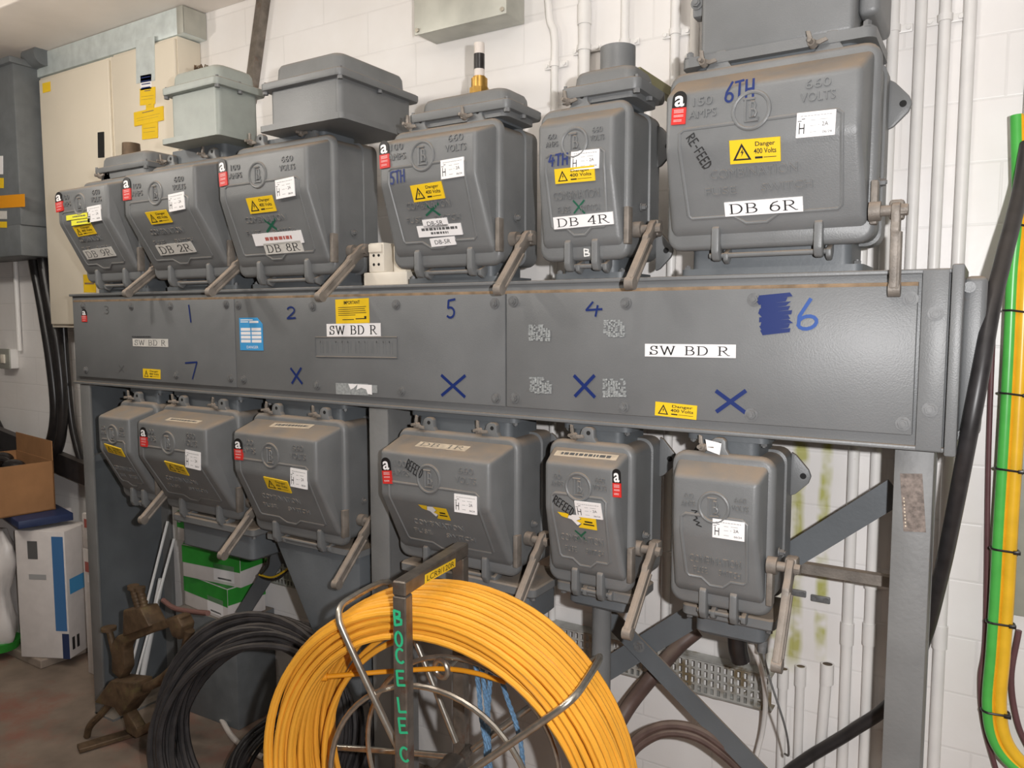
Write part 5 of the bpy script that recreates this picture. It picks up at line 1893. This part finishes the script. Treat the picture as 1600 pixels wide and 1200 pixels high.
# white lamp tubes leaning on the left post web
for (p, q, lab) in (((262, 815), (228, 950), 'thin white lamp tube leaning behind the vice, left one'), ((272, 842), (244, 945), 'thin white lamp tube leaning behind the vice, right one'), ((252, 905), (222, 1060), 'thick white lamp tube leaning behind the vice')):
    a, b = atY(*p, .22), atY(*q, .17)
    mb = MB()
    r = .013 if 'thick' in lab else .006
    dd = (b - a).normalized()
    t_ = b.z / -dd.z
    b2_ = b + dd * (b.z / -dd.z) if dd.z < 0 else b
    mb.cyl(a, b2_, r, 14)
    tag(obj('lamp_tube', mb, 'lamp_glass_white'), lab, 'lamp tube', 'white lamp tubes by the left post')

# ------------------------------------------------------------------ cartons
def carton(label, cx, cy, z, w, d, h, rot, m='white_card', name='carton', group=None, cat='box', marks=(), lids=True):
    """marks: (face, x0, x1, z0, z1, material) in fractions on 'front' (-y) or 'right' (+x)"""
    M = Matrix.Translation((cx, cy, z)) @ Matrix.Rotation(math.radians(rot), 4, 'Z')
    t = thing(name, label, cat, (cx, cy, z), group)
    mb = MB()
    mb.box((-w / 2, -d / 2, 0), (w / 2, d / 2, h), .004, M=M)
    bd = obj('box_body', mb, m, t)
    for (face, x0, x1, z0, z1, mm, nm) in marks:
        k = MB()
        e = .0015
        if face == 'front':
            vs = [(-w / 2 + x0 * w, -d / 2 - e, z0 * h), (-w / 2 + x1 * w, -d / 2 - e, z0 * h), (-w / 2 + x1 * w, -d / 2 - e, z1 * h), (-w / 2 + x0 * w, -d / 2 - e, z1 * h)]
        elif face == 'right':
            vs = [(w / 2 + e, -d / 2 + x0 * d, z0 * h), (w / 2 + e, -d / 2 + x1 * d, z0 * h), (w / 2 + e, -d / 2 + x1 * d, z1 * h), (w / 2 + e, -d / 2 + x0 * d, z1 * h)]
        else:
            vs = [(-w / 2 + x0 * w, -d / 2 + z0 * d, h + e), (-w / 2 + x1 * w, -d / 2 + z0 * d, h + e), (-w / 2 + x1 * w, -d / 2 + z1 * d, h + e), (-w / 2 + x0 * w, -d / 2 + z1 * d, h + e)]
        k.add([M @ Vector(v) for v in vs], [(0, 1, 2, 3)])
        obj(nm, k, mm, bd, smooth=0)
    return t


# green and white cartons stacked behind the left bay
zz = .0
carton('dark storage crate under the green and white cartons behind the pipe vice', -2.80, .335, 0, .38, .21, .46, 2, m='dark_cabinet', name='crate')  # added box, its dark colour stands in for the darkness low in the bay
zz = .461
names = ['green and white carton resting on the dark storage crate', 'middle green and white carton of the stack on the dark crate', 'topmost green and white carton of the stack behind the left bay']
for i, h in enumerate((.145, .145, .13)):
    carton(names[i], -2.80 + (.03 * math.sin(i * 2.1)), .335, zz, .34, .18, h - .002, (-6, 5, -4)[i], group='green and white cartons', marks=[('front', 0, 1, .45, .98, 'green_print', 'green_band'), ('front', .55, .9, .1, .6, 'label_white', 'paper_label'), ('front', .62, .85, .15, .2, 'ink_grey', 'label_print'), ('right', 0, 1, .5, .98, 'green_print', 'green_band'), ('top', 0, 1, 0, 1, 'green_print', 'green_lid')])
    zz += h
# white and blue pile at the far left, on the plinth
ZP = .046
carton('tall white and blue printed carton standing on the floor beside the left post', -3.95, .215, ZP, .26, .19, .64, 26, marks=[('front', .74, .97, .22, .96, 'blue_print', 'blue_stripe'), ('front', .25, .45, .78, .92, 'ink_grey', 'printed_logo'), ('front', .25, .6, .62, .66, 'ink_pale', 'printed_band'), ('right', .1, .2, .06, .16, 'ink_black', 'arrow_mark'), ('right', .28, .38, .06, .16, 'ink_black', 'arrow_mark'), ('right', .1, .7, .50, .62, 'label_blue', 'pale_picture'), ('front', .86, 1, 0, .2, 'navy_print', 'navy_corner')])
carton('white carton with a red corner label, lower of two beside the left post', -3.50, .325, .0, .34, .24, .62, 0, marks=[('front', .05, .35, .82, .90, 'pale_red_print', 'red_label'), ('front', .1, .32, .74, .80, 'label_white', 'paper_label')])
carton('white carton with a red corner label, upper of two beside the left post', -3.50, .325, .622, .34, .22, .17, 3, marks=[('front', .05, .35, .6, .85, 'pale_red_print', 'red_label'), ('front', .1, .32, .3, .52, 'label_white', 'paper_label'), ('right', .1, .4, .2, .6, 'pale_red_print', 'red_label')])
carton('plain white carton lying on the red-labelled cartons by the left post', -3.52, .32, .794, .30, .20, .10, -8)
carton('small white carton with a blue printed wave at the lower left edge', -4.37, .0, 0.0, .22, .2, .24, -18, marks=[('front', .3, 1, .4, .52, 'blue_print', 'blue_wave'), ('front', .6, .85, .1, .3, 'ink_grey', 'printed_badge')])
carton('large white carton hidden under the brown cardboard box', -4.36, .29, ZP, .40, .26, .66, 2)
mb = MB()
M = Matrix.Translation((-4.15, .22, .715)) @ Matrix.Rotation(math.radians(-12), 4, 'Z')
mb.box((-.22, -.12, -.008), (.24, .12, .03), .003, M=M)
tag(obj('folder', mb, 'navy_print'), 'flat navy blue box under the brown cardboard box', 'box')
# white plastic sack
b = bmesh.new()
bmesh.ops.create_grid(b, x_segments=2, y_segments=2, size=.1)
b.free()
mb = MB()
rings = []
for k in range(9):
    zz = ZP + .62 * k / 8
    rr = .105 + .02 * math.sin(k * 1.3) - (.03 if k == 8 else 0) - (.02 if k == 0 else 0)
    rings.append([(-4.26 + (rr * 1.1 + .012 * math.sin(5 * t + k)) * math.cos(t) + .012 * k * .5, .07 + (rr * .62 + .01 * math.sin(4 * t + 2 * k)) * math.sin(t), zz) for t in [2 * math.pi * i / 28 for i in range(28)]])
vs = [p for r_ in rings for p in r_]
fs = [tuple(range(28))[::-1], tuple(range(8 * 28, 9 * 28))]
for k in range(8):
    for i in range(28):
        j = (i + 1) % 28
        fs.append((k * 28 + i, k * 28 + j, (k + 1) * 28 + j, (k + 1) * 28 + i))
mb.add(vs, fs)
t = thing('plastic_sack', 'crumpled white plastic sack standing between the white cartons at far left', 'sack', (-4.24, .07, ZP))
obj('sack_body', mb, 'white_bag', t, smooth=60)
mb = MB(); mb.cyl((-4.23, .07, ZP - .001), (-4.23, .07, ZP + .045), .085, 20, .10); obj('green_base', mb, 'green_print', t)
# brown cardboard box with flaps and black contents
t = thing('cardboard_box', 'open brown cardboard box full of black fittings at the left edge', 'box', (-4.31, .165, .747))
M = Matrix.Translation((-4.31, .165, .747)) @ Matrix.Rotation(math.radians(-8), 4, 'Z')
w, d, h, th = .52, .30, .25, .006
mb = MB()
mb.box((-w / 2, -d / 2, 0), (w / 2, d / 2, .006), M=M)
mb.box((-w / 2, -d / 2, 0), (w / 2, -d / 2 + th, h), M=M); mb.box((-w / 2, d / 2 - th, 0), (w / 2, d / 2, h), M=M)
mb.box((-w / 2, -d / 2, 0), (-w / 2 + th, d / 2, h), M=M); mb.box((w / 2 - th, -d / 2, 0), (w / 2, d / 2, h), M=M)
obj('box_body', mb, 'cardboard', t)
for (p, q_, wd) in (((-.1, -d / 2, h), (-.14, -d / 2 - .11, h - .14), .34), ((0, d / 2, h), (0, d / 2 + .0, h + .1), .5)):
    mb = MB()
    mb.bar(M @ Vector(p), M @ Vector(q_), wd, .005, up=M.to_3x3() @ Vector((1, 0, 0)))
    obj('flap', mb, 'cardboard', t)
for i in range(9):
    cx, cy = random.uniform(-.2, .2), random.uniform(-.08, .08)
    mb = MB()
    if i % 3 == 0:
        mb.ring(M @ Vector((cx, cy, .24 + random.uniform(-.02, .03))), (random.uniform(-.4, .4), random.uniform(-.8, -.2), 1), .06, .016, 24, 8)
    else:
        mb.sphere(M @ Vector((cx, cy, .21 + random.uniform(-.02, .03))), .06, 14, sc=(1.3, .8, .6))
    tag(obj('fitting', mb, 'black_rubber'), 'black plastic fitting heaped in the open cardboard box', 'fitting', 'black fittings in the cardboard box')
